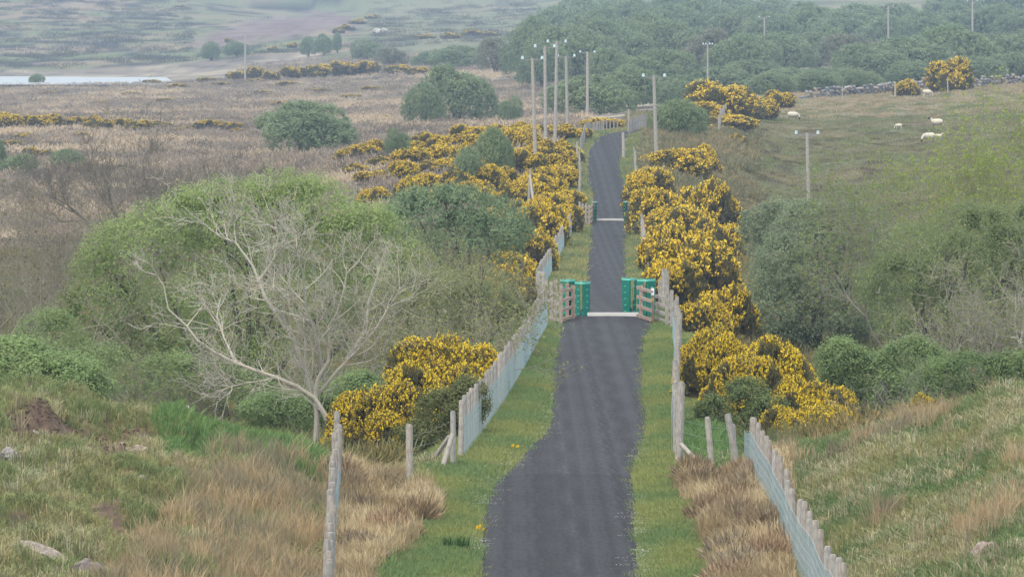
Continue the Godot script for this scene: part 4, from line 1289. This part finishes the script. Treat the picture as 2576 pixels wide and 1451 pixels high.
func big_crown(called: String, label: String, px: float, s: float, lobes_px: Array, clumps: int, per: int, ca: Color, cb: Color, size := 0.085, cr := 0.3, low := -0.8) -> void:
	# lobes_px: [px, py, half width px, half height px, depth offset m]
	var base := at(px, s, -0.1)
	var o := thing(called, label, "tree", base)
	var lobes := []
	for l in lobes_px:
		var c := pix(l[0], l[1], s) - base + Vector3(0, 0, l[4])
		lobes.append([c, Vector3(l[2] / s, l[3] / s, l[2] / s * 0.85) * 0.88])
	for l in lobes.duplicate():
		for k in 6:
			var d := rdir()
			d.y = d.y * 0.6 + 0.2
			lobes.append([l[0] + d * l[1] * rng.randf_range(0.7, 0.95), l[1] * rng.randf_range(0.28, 0.45)])
	var g := G.new()
	crown(g, lobes, clumps, per, cr, size, ca, cb, low)
	part("crown", g.mesh(M.leaf), o).set_meta("kind", "stuff")
	var t := G.new()
	for l in lobes.slice(0, lobes_px.size()):
		var e: Vector3 = l[0]
		var mid := Vector3(e.x * 0.45, e.y * 0.4, e.z * 0.45) + rdir() * 0.3
		t.tube(PackedVector3Array([Vector3(rng.randf_range(-0.3, 0.3), -0.2, rng.randf_range(-0.3, 0.3)), mid, e + rdir() * 0.2]), PackedFloat32Array([0.14, 0.09, 0.03]), 6, Color(0.17, 0.15, 0.12))
		for k in (2 if s < 95.0 else 0):
			bough(t, null, mid.lerp(e, rng.randf()), (rdir() + Vector3(0, 0.7, 0)).normalized(), rng.randf_range(0.8, 1.6), 0.035, 2, Color(0.2, 0.17, 0.14), 0.05, 0.0, ca, 4)
	part("trunk", t.mesh(M.bark), o)

func build_trees() -> void:
	rng.seed = 11
	var wa := Color(0.25, 0.305, 0.16)
	var wb := Color(0.165, 0.22, 0.12)
	var protos := []
	for i in 4:
		protos.append(tree_proto("tree", i, wa, wb))
	protos.append(tree_proto("tree", 0, Color(0.25, 0.305, 0.15), Color(0.175, 0.235, 0.12)))
	protos.append(tree_proto("tree", 2, Color(0.245, 0.245, 0.165), Color(0.18, 0.195, 0.13)))
	PR.trees = protos
	# ---- the wood: [px, top, width, s, proto]
	var wood := [
		[1480, 188, 230, 22.5, 4], [1590, 165, 170, 21.5, 0], [1675, 196, 150, 21, 3], [1745, 205, 130, 20, 1], [1655, 120, 200, 18.5, 2], [1560, 120, 170, 18, 1],
		[1805, 165, 190, 18.5, 0], [1900, 150, 250, 18, 1], [2010, 172, 220, 18.8, 3], [2105, 168, 210, 18.4, 2], [1950, 205, 160, 20.6, 3], [2060, 205, 150, 20.4, 0], [2190, 110, 200, 17.5, 1],
		[2270, 92, 260, 17.2, 0], [2390, 62, 250, 16.8, 4], [2490, 82, 200, 16.6, 2], [2580, 70, 220, 16.6, 1], [2160, 190, 150, 20.0, 3], [2330, 150, 190, 18.6, 3], [2450, 140, 200, 18.4, 0], [2560, 130, 190, 18.2, 2],
		[1345, 42, 150, 15.6, 0], [1440, 62, 230, 16.2, 2], [1370, 95, 130, 16.4, 3], [1530, 48, 230, 15.4, 1], [1620, 30, 190, 14.6, 0], [1700, 48, 210, 15.0, 2], [1790, 68, 170, 15.6, 5], [1870, 84, 190, 16.2, 4], [1960, 78, 190, 15.4, 0], [2050, 66, 200, 15.0, 1], [2145, 84, 170, 15.2, 5],
		[1490, 18, 180, 12.8, 1], [1600, -6, 200, 12.2, 3], [1690, 8, 190, 12.6, 0], [1770, -8, 190, 12.0, 2], [1850, 18, 180, 12.6, 1], [1940, 28, 170, 13.0, 0], [2040, 14, 180, 12.6, 4], [2130, 24, 180, 12.8, 2], [2230, 34, 180, 13.0, 3], [2320, 26, 170, 12.8, 0], [2410, 10, 170, 12.4, 1], [2510, 8, 190, 12.4, 2], [2590, 20, 180, 12.8, 0],
		[1400, 14, 170, 11.8, 0], [1560, -30, 200, 10.4, 1], [1690, -26, 190, 10.4, 2], [1820, -20, 200, 10.4, 0], [1930, -12, 180, 10.6, 3], [2400, -20, 180, 10.2, 2], [2520, -30, 200, 10.0, 0], [1480, -18, 180, 10.8, 3], [2060, 4, 190, 11.6, 1], [2160, 8, 190, 11.8, 0], [2260, 6, 190, 11.6, 2],
	]
	var kinds := ["dense domed green tree", "lobed green tree taller at one side", "many headed green tree", "low spreading green tree", "brighter green domed tree", "olive brown tree just leafing"]
	for e in wood:
		var where := "in the middle of the hillside wood"
		if e[3] > 20.0: where = "at the wood's edge above the bend" if e[0] < 1800 else "just behind the pasture's gorse and wall"
		elif e[3] > 16.0: where = "behind the pole cluster" if e[0] < 1500 else ("above the big gorse on the wall" if e[0] > 2150 else "rising behind the four insulator pole")
		elif e[3] < 11.9: where = "on the skyline of the wood"
		elif e[3] < 13.5: where = "high up the hillside wood"
		plant(protos[e[4]], "woodland_tree", e[0], e[3], e[1], e[2] * 1.12, kinds[e[4]] + " " + where, "tree", "trees of the wood on the hillside", 3.0)
	# ---- single trees and bushes of the middle distance
	plant(protos[1], "round_tree", 1150, 22.0, 163, 215, "broad dark green tree standing alone where bog meets gorse", "tree")
	plant(protos[0], "round_tree", 1065, 22.3, 205, 120, "lower green tree leaning against the broad one on the bog", "tree")
	plant(protos[3], "bog_bush", 1285, 23.5, 238, 70, "small green bush between the broad tree and the poles", "bush")
	plant(protos[2], "bog_bush", 765, 27.5, 250, 300, "wide olive green willow thicket on the bog", "bush")
	plant(protos[3], "bog_bush", 1000, 33.0, 318, 70, "small bright green bush at the edge of the gorse mass", "bush")
	plant(protos[4], "gorse_side_bush", 1240, 37.5, 318, 120, "pale green bush growing inside the yellow gorse mass", "bush")
	plant(protos[3], "gorse_side_bush", 1175, 39.5, 362, 130, "olive green bush sunk in the yellow gorse mass", "bush")
	plant(protos[4], "roadside_willow", 1708, 32.0, 246, 170, "pale grey green willow beside the tall pole", "bush")
	plant(protos[3], "roadside_willow", 1745, 43.0, 470, 130, "fresh green bush behind yellow gorse below the pasture", "bush")
	for e in [[530, 152, 103, 62, 0, "small round dark bush behind the bare bog pole"], [597, 146, 100, 76, 3, "low dark bush touching the bare bog pole"], [775, 142, 90, 50, 0, "dark bush beside a round one below the peat scar"], [812, 140, 84, 60, 1, "round dark bush standing before the narrow conifer"], [848, 134, 80, 30, 0, "narrow dark conifer below the peat scar"], [922, 152, 95, 92, 3, "bluish green bush under the hill gorse"], [985, 166, 118, 90, 5, "hazy grey green scrub clump beside the bluish bush"], [1150, 172, 112, 165, 2, "wide hazy green bush before the hill gorse"], [1250, 186, 92, 130, 5, "hazy thicket where the wood begins"], [1075, 168, 126, 100, 3, "hazy low thicket between the wide bushes"], [92, 212, 184, 50, 4, "pale bush standing at the lake's edge"], [50, 436, 382, 130, 3, "dark green low bush among bog gorse"], [165, 424, 372, 110, 0, "dark green rounded bush behind bare branches"], [-6, 420, 350, 50, 1, "green bush cut by the view's edge on the bog"]]:
		plant(protos[e[4]], "bog_bush", e[0], s_for(e[0], e[1], 34.0 if e[1] > 300 else 16.0), e[2], e[3], e[5], "bush", "", 0.5)
	# ---- nearer trees
	rng.seed = 23
	big_crown("willow_tree", "broad light green willow behind the pale leafless tree", 600.0, 86.0, [[400, 680, 235, 175, 0.5], [310, 690, 150, 150, 1.4], [620, 585, 240, 155, 0.0], [760, 560, 220, 135, 0.2], [900, 640, 190, 140, 0.4], [250, 790, 120, 110, 1.8], [480, 800, 260, 170, 0.6], [720, 760, 280, 190, -0.6], [1000, 720, 170, 130, 0.9], [560, 530, 130, 90, 0.5], [690, 490, 120, 75, 0.2], [330, 900, 170, 110, 1.0], [600, 920, 200, 110, 0.4]], 13500, 15, Color(0.33, 0.4, 0.155), Color(0.21, 0.275, 0.105), 0.038, 0.3)
	big_crown("willow_tree", "darker green rounded willow between the light willow and the gorse", 1180.0, 62.0, [[1140, 560, 190, 105, 0], [1240, 570, 120, 90, 0.4], [1060, 545, 120, 80, 0.2], [1190, 600, 150, 90, 0.8], [1110, 500, 80, 40, 0.1]], 2600, 14, Color(0.23, 0.299, 0.155), Color(0.161, 0.224, 0.121), 0.055, 0.3)
	big_crown("willow_tree", "grey green willow with silvery leaves behind the roadside gorse", 2060.0, 72.0, [[2060, 640, 170, 140, 0], [1990, 700, 130, 120, 0.7], [2150, 620, 140, 130, 0.3], [1960, 780, 110, 80, 1.4], [2130, 740, 150, 110, 0.8], [2050, 570, 110, 80, 0.0], [2060, 830, 160, 80, 0.8], [1960, 840, 90, 60, 1.2]], 6400, 15, Color(0.264, 0.308, 0.187), Color(0.182, 0.226, 0.132), 0.045, 0.28)
	big_crown("willow_tree", "small willow tucked behind the silvery one", 1950.0, 58.0, [[1925, 590, 70, 90, 0], [1990, 560, 90, 70, 0]], 800, 12, Color(0.264, 0.308, 0.187), Color(0.182, 0.226, 0.132), 0.055, 0.3)
	big_crown("thicket_bush", "bright green bramble bush at the foot of the bank", 60.0, 116.0, [[30, 925, 120, 85, 0], [130, 950, 140, 70, 0.5], [220, 975, 90, 50, 0.9]], 2600, 15, Color(0.281, 0.362, 0.15), Color(0.194, 0.269, 0.112), 0.036, 0.2)
	big_crown("thicket_bush", "olive green thicket between the light willow and the net fence", 1080.0, 92.0, [[1010, 760, 120, 90, 0], [1110, 770, 130, 100, 0.5], [1200, 740, 110, 80, 0.2], [1250, 800, 80, 80, 0.5], [1060, 850, 150, 90, 0.8]], 3200, 12, Color(0.275, 0.292, 0.138), Color(0.193, 0.209, 0.099), 0.034, 0.26)
	big_crown("thicket_bush", "soft green thicket under the limbs of the light willow", 330.0, 104.0, [[250, 940, 130, 90, 0], [420, 960, 150, 80, 0.6], [580, 980, 130, 70, 0.2], [120, 860, 110, 90, -0.6]], 2600, 12, Color(0.25, 0.32, 0.135), Color(0.18, 0.235, 0.1), 0.032, 0.24)
	big_crown("willow_tree", "full olive green tree beside the silvery willow", 2330.0, 80.0, [[2290, 740, 150, 120, 0], [2400, 700, 160, 140, 0.5], [2520, 720, 150, 130, 0.3], [2350, 820, 170, 90, 0.8], [2500, 830, 150, 90, 0.6], [2640, 740, 120, 140, 0.2], [2300, 640, 120, 90, 0.4], [2430, 600, 130, 100, 0.2], [2560, 610, 120, 110, 0.3]], 8600, 13, Color(0.242, 0.286, 0.121), Color(0.171, 0.215, 0.094), 0.036, 0.27)
	big_crown("thicket_bush", "deep green bush filling the hollow under the leafless tree", 930.0, 106.0, [[900, 1000, 90, 70, 0], [700, 1040, 120, 60, 0.4], [820, 1030, 110, 70, -0.6]], 2200, 14, Color(0.247, 0.332, 0.143), Color(0.182, 0.247, 0.104), 0.034, 0.2)
	big_crown("hawthorn_bush", "deep green hawthorn with feathery leaves beside the roadside gorse", 2170.0, 106.0, [[2170, 960, 110, 90, 0], [2110, 900, 70, 60, 0.5], [2240, 1000, 90, 80, 0.4], [2300, 930, 90, 90, -0.5]], 3000, 14, Color(0.25, 0.331, 0.138), Color(0.169, 0.231, 0.1), 0.034, 0.2)
	big_crown("hawthorn_bush", "dark thicket along the top of the grassy bank", 2450.0, 108.0, [[2430, 960, 150, 80, 0], [2560, 950, 110, 80, 0.4], [2660, 940, 120, 90, 0.4], [2350, 1010, 90, 60, 0.6]], 2800, 13, Color(0.203, 0.27, 0.108), Color(0.135, 0.196, 0.081), 0.034, 0.2)
	big_crown("green_shrub", "young flowerless olive shrub before the gorse by the net fence", 1120.0, 111.0, [[1120, 1040, 90, 70, 0], [1060, 1090, 70, 45, 0.5], [1180, 1010, 60, 70, 0.2], [1130, 1120, 90, 60, 0.2]], 2000, 14, Color(0.2, 0.215, 0.085), Color(0.14, 0.16, 0.06), 0.03, 0.15)
	big_crown("green_shrub", "young flowerless green shrub before the roadside gorse", 1860.0, 109.0, [[1885, 990, 60, 45, 0], [1800, 1030, 50, 45, 0.3], [1850, 1085, 110, 50, 0.2], [1760, 1075, 60, 40, 0.1], [1930, 1030, 60, 45, 0.3]], 1700, 14, Color(0.198, 0.24, 0.096), Color(0.132, 0.174, 0.072), 0.03, 0.15)
	dead_tree()
	rng.seed = 41
	var grey := Color(0.36, 0.325, 0.265)
	bare_tree("bare_tree", "brown leafless tree fanning out twigs above the light willow", 345, 46.0, 7.2, 0.85, 4, 6, Color(0.22, 0.195, 0.155), 0.7, Color(0.25, 0.23, 0.11), Vector3.ZERO, 0.2)
	bare_tree("bare_tree", "tangled leafless thicket tree before the bog gorse", 550, 48.0, 6.6, 0.8, 4, 5, Color(0.25, 0.22, 0.18), 0.7, Color(0.26, 0.24, 0.11), Vector3.ZERO, 0.16)
	bare_tree("bare_tree", "twiggy brown tree with thin buds beside the light willow", 70, 70.0, 5.6, 0.9, 4, 6, Color(0.27, 0.24, 0.195), 1.0, Color(0.25, 0.21, 0.1), Vector3.ZERO, 0.1)
	bare_tree("bare_tree", "grey leafless tree cut by the view's edge over the bramble", -40, 88.0, 6.0, 0.8, 4, 6, grey, 0.9, Color(0.14, 0.14, 0.055), Vector3.ZERO, 0.1)
	bare_tree("bare_tree", "fine twigged grey tree behind the near yellow gorse", 1010, 97.0, 4.6, 0.7, 4, 5, Color(0.42, 0.38, 0.31), 2.2, Color(0.22, 0.24, 0.09), Vector3.ZERO, 0.07)
	bare_tree("bare_tree", "olive twigged tree between willow and the net fence", 1130, 88.0, 4.4, 0.7, 4, 5, Color(0.34, 0.3, 0.235), 3.2, Color(0.22, 0.24, 0.09), Vector3.ZERO, 0.07)
	bare_tree("bare_tree", "low dark leafless tangle under the light willow", 420, 108.0, 3.2, 1.1, 4, 6, Color(0.24, 0.21, 0.175), 1.0, Color(0.16, 0.2, 0.07), Vector3.ZERO, 0.09)
	bare_tree("bare_tree", "low pale forked dead shrub on the bank crest", 365, 117.0, 2.4, 0.9, 3, 3, Color(0.4, 0.36, 0.31), 0.1, Color(0.12, 0.15, 0.05), Vector3.ZERO, 0.05)
	rng.seed = 57
	var young := Color(0.27, 0.34, 0.065)
	bare_tree("leafing_tree", "tall tree with fresh yellow green leaves before the pasture", 2460, 66.0, 6.4, 0.5, 4, 6, Color(0.36, 0.325, 0.26), 8.0, young, Vector3(0.05, 0, 0), 0.11)
	bare_tree("leafing_tree", "thin leafing tree spreading beside the silvery willow", 2260, 74.0, 5.6, 0.8, 4, 6, Color(0.34, 0.305, 0.25), 5.0, Color(0.2, 0.26, 0.07), Vector3.ZERO, 0.09)
	bare_tree("leafing_tree", "leafing tree at the view's edge rising over the pasture", 2620, 64.0, 7.0, 0.5, 4, 6, Color(0.36, 0.325, 0.26), 8.0, young, Vector3.ZERO, 0.11)
	bare_tree("bare_tree", "pale twisted tree with low level limbs over the thicket", 2620, 90.0, 4.4, 1.7, 4, 7, Color(0.46, 0.42, 0.35), 1.2, Color(0.2, 0.24, 0.08), Vector3(-0.5, 0, 0), 0.13)
	bare_tree("bare_tree", "grey dead twigs tangled in the hawthorn", 2230, 112.0, 2.4, 1.0, 3, 5, Color(0.28, 0.26, 0.23), 0.2, Color(0.1, 0.14, 0.04), Vector3.ZERO, 0.04)

func build_gorse() -> void:
	var near_p := [gorse_proto(4600, 1, 0.8, 101), gorse_proto(4600, 1, 0.62, 102), gorse_proto(4600, 1, 0.85, 103)]
	var far_p := [gorse_proto(1200, 0, 0.8, 111), gorse_proto(1200, 0, 0.62, 112), gorse_proto(1200, 0, 0.95, 113), gorse_proto(1200, 0, 0.38, 114)]
	var thin := gorse_proto(900, 0, 0.16, 115)
	far_p.append(thin)
	rng.seed = 77
	var near_list := [
		[1120, 100.0, 822, 300, 0, "big yellow gorse bush beside the long net fence"], [950, 110.0, 940, 185, 1, "smaller gorse bush below the leafless tree's stem"], [1025, 104.0, 890, 180, 1, "half brown gorse bush joining its bigger yellow neighbour"],
		[1800, 101.0, 800, 200, 2, "richest yellow gorse bush touching the row of posts"], [1945, 102.0, 826, 260, 1, "wide gorse bush with brown heart behind the row of posts"], [1890, 106.0, 872, 250, 0, "low gorse bush with a bright band of bloom before the brown hearted one"], [2050, 108.0, 930, 190, 1, "gorse bush running down towards the hawthorn"], [1985, 114.0, 1004, 230, 1, "gorse bush above brown dead stems at the fence corner"], [2085, 112.0, 1000, 130, 0, "small gorse bush overhanging the bank foot"],
		[2320, 119.0, 976, 130, 2, "little bright gorse sprig on the bank crest"], [1995, 118.0, 1066, 190, 3, "brown flowerless gorse by the fence corner"], [100, 121.0, 1000, 60, 1, "tiny gorse sprig behind the peat scar"], [215, 120.0, 990, 50, 1, "tiny gorse sprig above the turf of the bank"],
	]
	var bare := gorse_proto(1500, 1, 0.12, 104, Color(0.14, 0.1, 0.065))
	near_p.append(bare)
	for e in near_list:
		plant(near_p[e[4]], "gorse_bush", e[0], e[1], e[2], e[3] * 1.05, e[5], "gorse", "gorse bushes near the fences", 0.5)
	var mid := [
		[1745, 62.0, 584, 250, 2, "broad brilliant yellow gorse beside the path past the grid"], [1690, 56.0, 545, 150, 2, "yellow gorse crowding the fence between the grids"], [1690, 70.0, 640, 130, 0, "yellow gorse over the wing of the broad grid"], [1655, 45.0, 462, 130, 0, "gorse at the foot of the tall roadside pole"], [1700, 46.0, 506, 170, 0, "gorse behind the far grid's railed wing"], [1800, 48.0, 535, 120, 1, "dull gorse reaching the fresh green bush"], [1830, 76.0, 700, 90, 1, "orange tinted gorse under the silvery willow"], [1775, 82.0, 732, 150, 1, "half green gorse behind the posts of the broad grid"], [1780, 44.0, 438, 80, 1, "lone gorse tuft on the slope below the pasture"], [1630, 41.0, 412, 90, 0, "gorse wrapped round the leaning fence posts"],
		[1720, 37.0, 366, 160, 0, "gorse sprawling beside the tall pole"], [1640, 36.0, 380, 90, 1, "dull gorse at the verge by the bend"], [1765, 36.0, 356, 120, 1, "half bloomed gorse below the old stakes"], [1850, 31.5, 332, 80, 3, "brown gorse clump beside the boulder"], [1810, 29.5, 284, 230, 4, "wide brown heathy gorse beside the willow"], [1660, 33.0, 352, 80, 3, "sparse gorse inside the bend"],
		[1800, 26.5, 194, 190, 1, "tall gorse mound rising over the pasture corner"], [1860, 26.0, 240, 150, 1, "gorse spilling down from the tall mound"], [1958, 23.6, 222, 84, 1, "rounded gorse at the pasture corner"], [1915, 25.5, 236, 90, 1, "gorse linking the mound and the rounded bush"], [1765, 27.5, 250, 130, 0, "gorse at the mound's foot above the willow"],
		[2395, 22.6, 136, 125, 1, "big gorse bush standing on the dry stone wall"], [2285, 22.8, 194, 80, 1, "small gorse bush growing through the dry stone wall"],
		[2400, 60.0, 640, 60, 1, "small gorse glimpsed through the leafing tree"], [2410, 46.0, 452, 90, 3, "dull gorse glimpsed before the pasture"], [1330, 53.0, 566, 110, 0, "gorse pressed against the long teal net"], [1372, 47.5, 500, 100, 0, "gorse overhanging the fence short of the far grid"], [1288, 60.0, 622, 140, 0, "yellow gorse above the broken posts of the net fence"], [1290, 66.0, 668, 130, 3, "thin gorse among olive twigs near the net fence"], [1210, 70.0, 690, 150, 3, "sparse gorse among the grey twigs"],
		[1520, 29.6, 292, 110, 0, "gorse topping the posts round the bend"], [1468, 32.6, 318, 44, 0, "orange gorse tuft at the end of the bend's posts"],
	]
	for e in mid:
		plant(far_p[e[4]], "gorse_bush", e[0], e[1], e[2], e[3] * 1.08, e[5], "gorse", "gorse bushes along the path and pasture", 0.6)
	# the yellow mass left of the path
	var mass := []
	for row in [[31.0, 1060, 1440, 292, 6], [33.0, 1010, 1440, 308, 7], [35.0, 880, 1445, 338, 9], [37.0, 900, 1445, 366, 8], [39.0, 920, 1440, 396, 8], [41.0, 1060, 1440, 424, 6], [43.0, 1230, 1445, 462, 4], [45.0, 1340, 1440, 492, 2]]:
		for i in row[4]:
			var t: float = (i + 0.5 + rng.randf_range(-0.3, 0.3)) / row[4]
			var px: float = lerpf(row[1], row[2], t)
			var sc: float = row[0] + rng.randf_range(-0.8, 0.8)
			var top: float = row[3] + rng.randf_range(-8.0, 14.0) + (1.0 - t) * 40.0 * (1.0 if row[0] > 34.0 else 0.8)
			if px < 1000.0: top += 20.0
			mass.append([px, sc, top, rng.randf_range(80.0, 125.0), [0, 1, 0, 1, 3][rng.randi() % 5]])
	var words := ["richly flowering yellow gorse", "half flowering gorse", "", "brownish sparse gorse"]
	for e in mass:
		var spot := "in the middle of the mass around the poles"
		if e[1] < 33.9: spot = "along the back of the mass around the poles"
		elif e[0] < 1090.0: spot = "at the bog end of the mass around the poles"
		elif e[0] > 1370.0: spot = "beside the path at the mass around the poles"
		elif e[1] > 40.0: spot = "along the front of the mass around the poles"
		plant(far_p[e[4]], "gorse_bush", e[0], e[1], e[2], e[3], words[e[4]] + " " + spot, "gorse", "gorse mass around the pole cluster", 0.9)
	# low gorse on the bog and the hill
	var bog := [[15, 322, 278, 110], [75, 320, 286, 70], [120, 322, 282, 100], [185, 320, 290, 80], [240, 326, 286, 90], [300, 324, 294, 90], [350, 328, 298, 80], [405, 326, 300, 70], [460, 330, 314, 60], [520, 322, 298, 90], [585, 326, 304, 80], [600, 336, 318, 50], [105, 396, 374, 90], [75, 398, 366, 50], [50, 352, 334, 60], [930, 400, 345, 110], [878, 408, 360, 80]]
	for e in bog:
		plant(far_p[1] if e[2] < 284 else (thin if rng.randf() < 0.45 else far_p[3]), "gorse_bush", e[0], s_for(e[0], e[1], 36.0), e[2], e[3], "low gorse bush in the band across the bog", "gorse", "gorse band across the bog", 0.5)
	var heath := [[660, 238, 224, 60], [720, 216, 202, 70], [560, 216, 204, 60], [450, 222, 208, 70], [330, 240, 228, 60], [800, 232, 220, 80], [880, 246, 234, 60], [930, 228, 214, 60], [250, 262, 250, 60], [420, 256, 244, 70], [120, 236, 226, 60], [700, 268, 252, 60], [60, 348, 330, 50], [30, 366, 350, 60], [200, 344, 330, 50], [960, 300, 286, 60], [640, 208, 196, 50], [380, 210, 198, 60]]
	for e in heath:
		plant(thin, "heath_clump", e[0], s_for(e[0], e[1], 30.0), e[2], e[3], "dark brown heath clump standing out on the bog", "heath", "heath clumps on the bog", 0.4)
	var hill := [[640, 200, 164, 60], [600, 202, 176, 80], [520, 206, 192, 60], [680, 204, 176, 60], [740, 198, 164, 90], [800, 196, 158, 90], [860, 192, 150, 100], [920, 190, 150, 90], [1000, 186, 160, 90], [1050, 188, 166, 70], [870, 76, 58, 50], [900, 62, 44, 50], [935, 50, 34, 44], [850, 84, 68, 40], [1070, 98, 84, 60], [1130, 98, 78, 60], [1190, 92, 70, 70], [1230, 96, 76, 70], [735, 122, 104, 36], [685, 128, 114, 34], [575, 108, 94, 30], [450, 20, 12, 40], [1762, 140, 118, 26]]
	for e in hill:
		var yellow: bool = e[1] < 130 or e[0] > 1700
		plant(far_p[3] if yellow else thin, "gorse_bush", e[0], s_for(e[0], e[1], 18.0), e[2], e[3], "hazy yellow gorse clump on the hillside" if yellow else "hazy brown gorse clump at the bog's far rim", "gorse", "gorse on the far hillside" if yellow else "brown gorse at the bog's far rim", 0.8)

func build_small() -> void:
	# a dark tuft on the verge and a few flowers
	var o := part("dark_tuft", tuft(160, 0.3, 0.2, 0.35, 0.014, Color(0.03, 0.07, 0.02), Color(0.05, 0.1, 0.03)), self, at(1148.0, 144.0))
	o.scale = Vector3(1.15, 1, 1.15)
	tag(o, "single dark green grass tuft on the verge", "grass tuft", "", "stuff")
	for e in [[1212.0, 138.5, "dandelion cluster at the path's edge near the dark tuft"], [1292.0, 115.5, "dandelion cluster in the verge near the net fence"]]:
		var f := thing("dandelion", e[2], "flower", at(e[0], e[1]))
		for k in 5:
			var p := Vector3(rng.randf_range(-0.1, 0.1), 0.0, rng.randf_range(-0.5, 0.5))
			var g := G.new()
			g.tube(PackedVector3Array([p, p + Vector3(0, 0.13, 0)]), PackedFloat32Array([0.004, 0.004]), 4, Color(0.15, 0.25, 0.06))
			part("stalk", g.mesh(M.grass), f)
			g = G.new()
			for q in 14: leaf(g, p + Vector3(0, 0.135, 0) + rdir() * 0.012, (rdir() + Vector3(0, 0.6, 0)).normalized(), 0.03, vary(Color(0.75, 0.5, 0.01), 0.15))
			part("blossom", g.mesh(M.bloom), f)

func build_more() -> void:
	var daisy := G.new()
	for k in 9:
		leaf(daisy, Vector3(rng.randf_range(-0.12, 0.12), 0.1, rng.randf_range(-0.3, 0.3)), Vector3.UP, 0.02, Color(0.75, 0.74, 0.7))
	scatter("daisies", "tiny white daisies along the path's edges", "flowers", daisy.mesh(M.grass), 2600, 100.0, 172.0, 2.0, 1150.0, 1660.0, func(px: float, s: float) -> bool: return absf(off_path(px, s) - 0.12) < 0.2 and patch(px, s, 20.0, 9.0, 61.0) > 0.05, func(_a: float, _b: float) -> Color: return jit(Color(1, 1, 1), 0.1), 0.6, 1.2)
	for e in [[948.0, 84.0, 24.0, 14.0, "white stone cluster's larger rock on the far hillside", 91], [966.0, 82.0, 18.0, 12.0, "white stone cluster's smaller rock on the far hillside", 93]]:
		rock(e[4], e[0], s_for(e[0], e[1], 12.0), e[2], e[3], Color(0.6, 0.57, 0.52), e[5], 0.0, 0.35)

# ------------------------------------------------------------------ scene
func _ready() -> void:
	var cam := Camera3D.new()
	cam.name = "camera"
	cam.position = Vector3(0, EYE, 0)
	cam.projection = Camera3D.PROJECTION_FRUSTUM
	cam.near = 1.0
	cam.far = 9000.0
	cam.size = 1451.0 / F
	cam.frustum_offset = Vector2(0.0, -(725.5 - YH) / F)
	add_child(cam)
	cam.current = true
	var env := Environment.new()
	env.background_mode = Environment.BG_SKY
	var sm := ProceduralSkyMaterial.new()
	sm.sky_top_color = Color(0.8, 0.84, 0.89)
	sm.sky_horizon_color = Color(0.86, 0.88, 0.9)
	sm.ground_bottom_color = Color(0.4, 0.42, 0.38)
	sm.ground_horizon_color = Color(0.7, 0.72, 0.72)
	sm.sky_curve = 0.2
	var sky := Sky.new()
	sky.sky_material = sm
	env.sky = sky
	env.tonemap_mode = Environment.TONE_MAPPER_LINEAR
	env.tonemap_exposure = 2.45
	env.sdfgi_enabled = true
	env.ssao_enabled = true
	env.ssil_enabled = true
	env.fog_enabled = true
	env.fog_density = 0.00015
	env.fog_light_color = Color(0.8, 0.89, 1.0)
	var we := WorldEnvironment.new()
	we.name = "environment"
	we.environment = env
	add_child(we)
	var sun := DirectionalLight3D.new()
	sun.name = "sun"
	sun.rotation_degrees = Vector3(-58, -35, 0)
	sun.light_energy = 0.45
	sun.light_angular_distance = 25.0
	sun.light_color = Color(1.0, 0.97, 0.92)
	sun.shadow_enabled = true
	add_child(sun)

	rng.seed = 7
	n_big.seed = 1; n_big.frequency = 0.002
	n_mid.seed = 2; n_mid.frequency = 0.012; n_mid.fractal_octaves = 4
	n_fine.seed = 3; n_fine.frequency = 0.03; n_fine.fractal_octaves = 3
	make_materials()
	build_ground()
	build_path()
	build_lake()
	print("ground ", Time.get_ticks_msec())
	build_trees()
	print("trees ", Time.get_ticks_msec())
	build_gorse()
	print("gorse ", Time.get_ticks_msec())
	rng.seed = 91
	build_fences()
	build_grids()
	build_poles()
	build_stones()
	build_animals()
	build_small()
	build_more()
	print("things ", Time.get_ticks_msec())
	build_cover()
	print("cover ", Time.get_ticks_msec(), " triangles ", G.made[0] / 3)
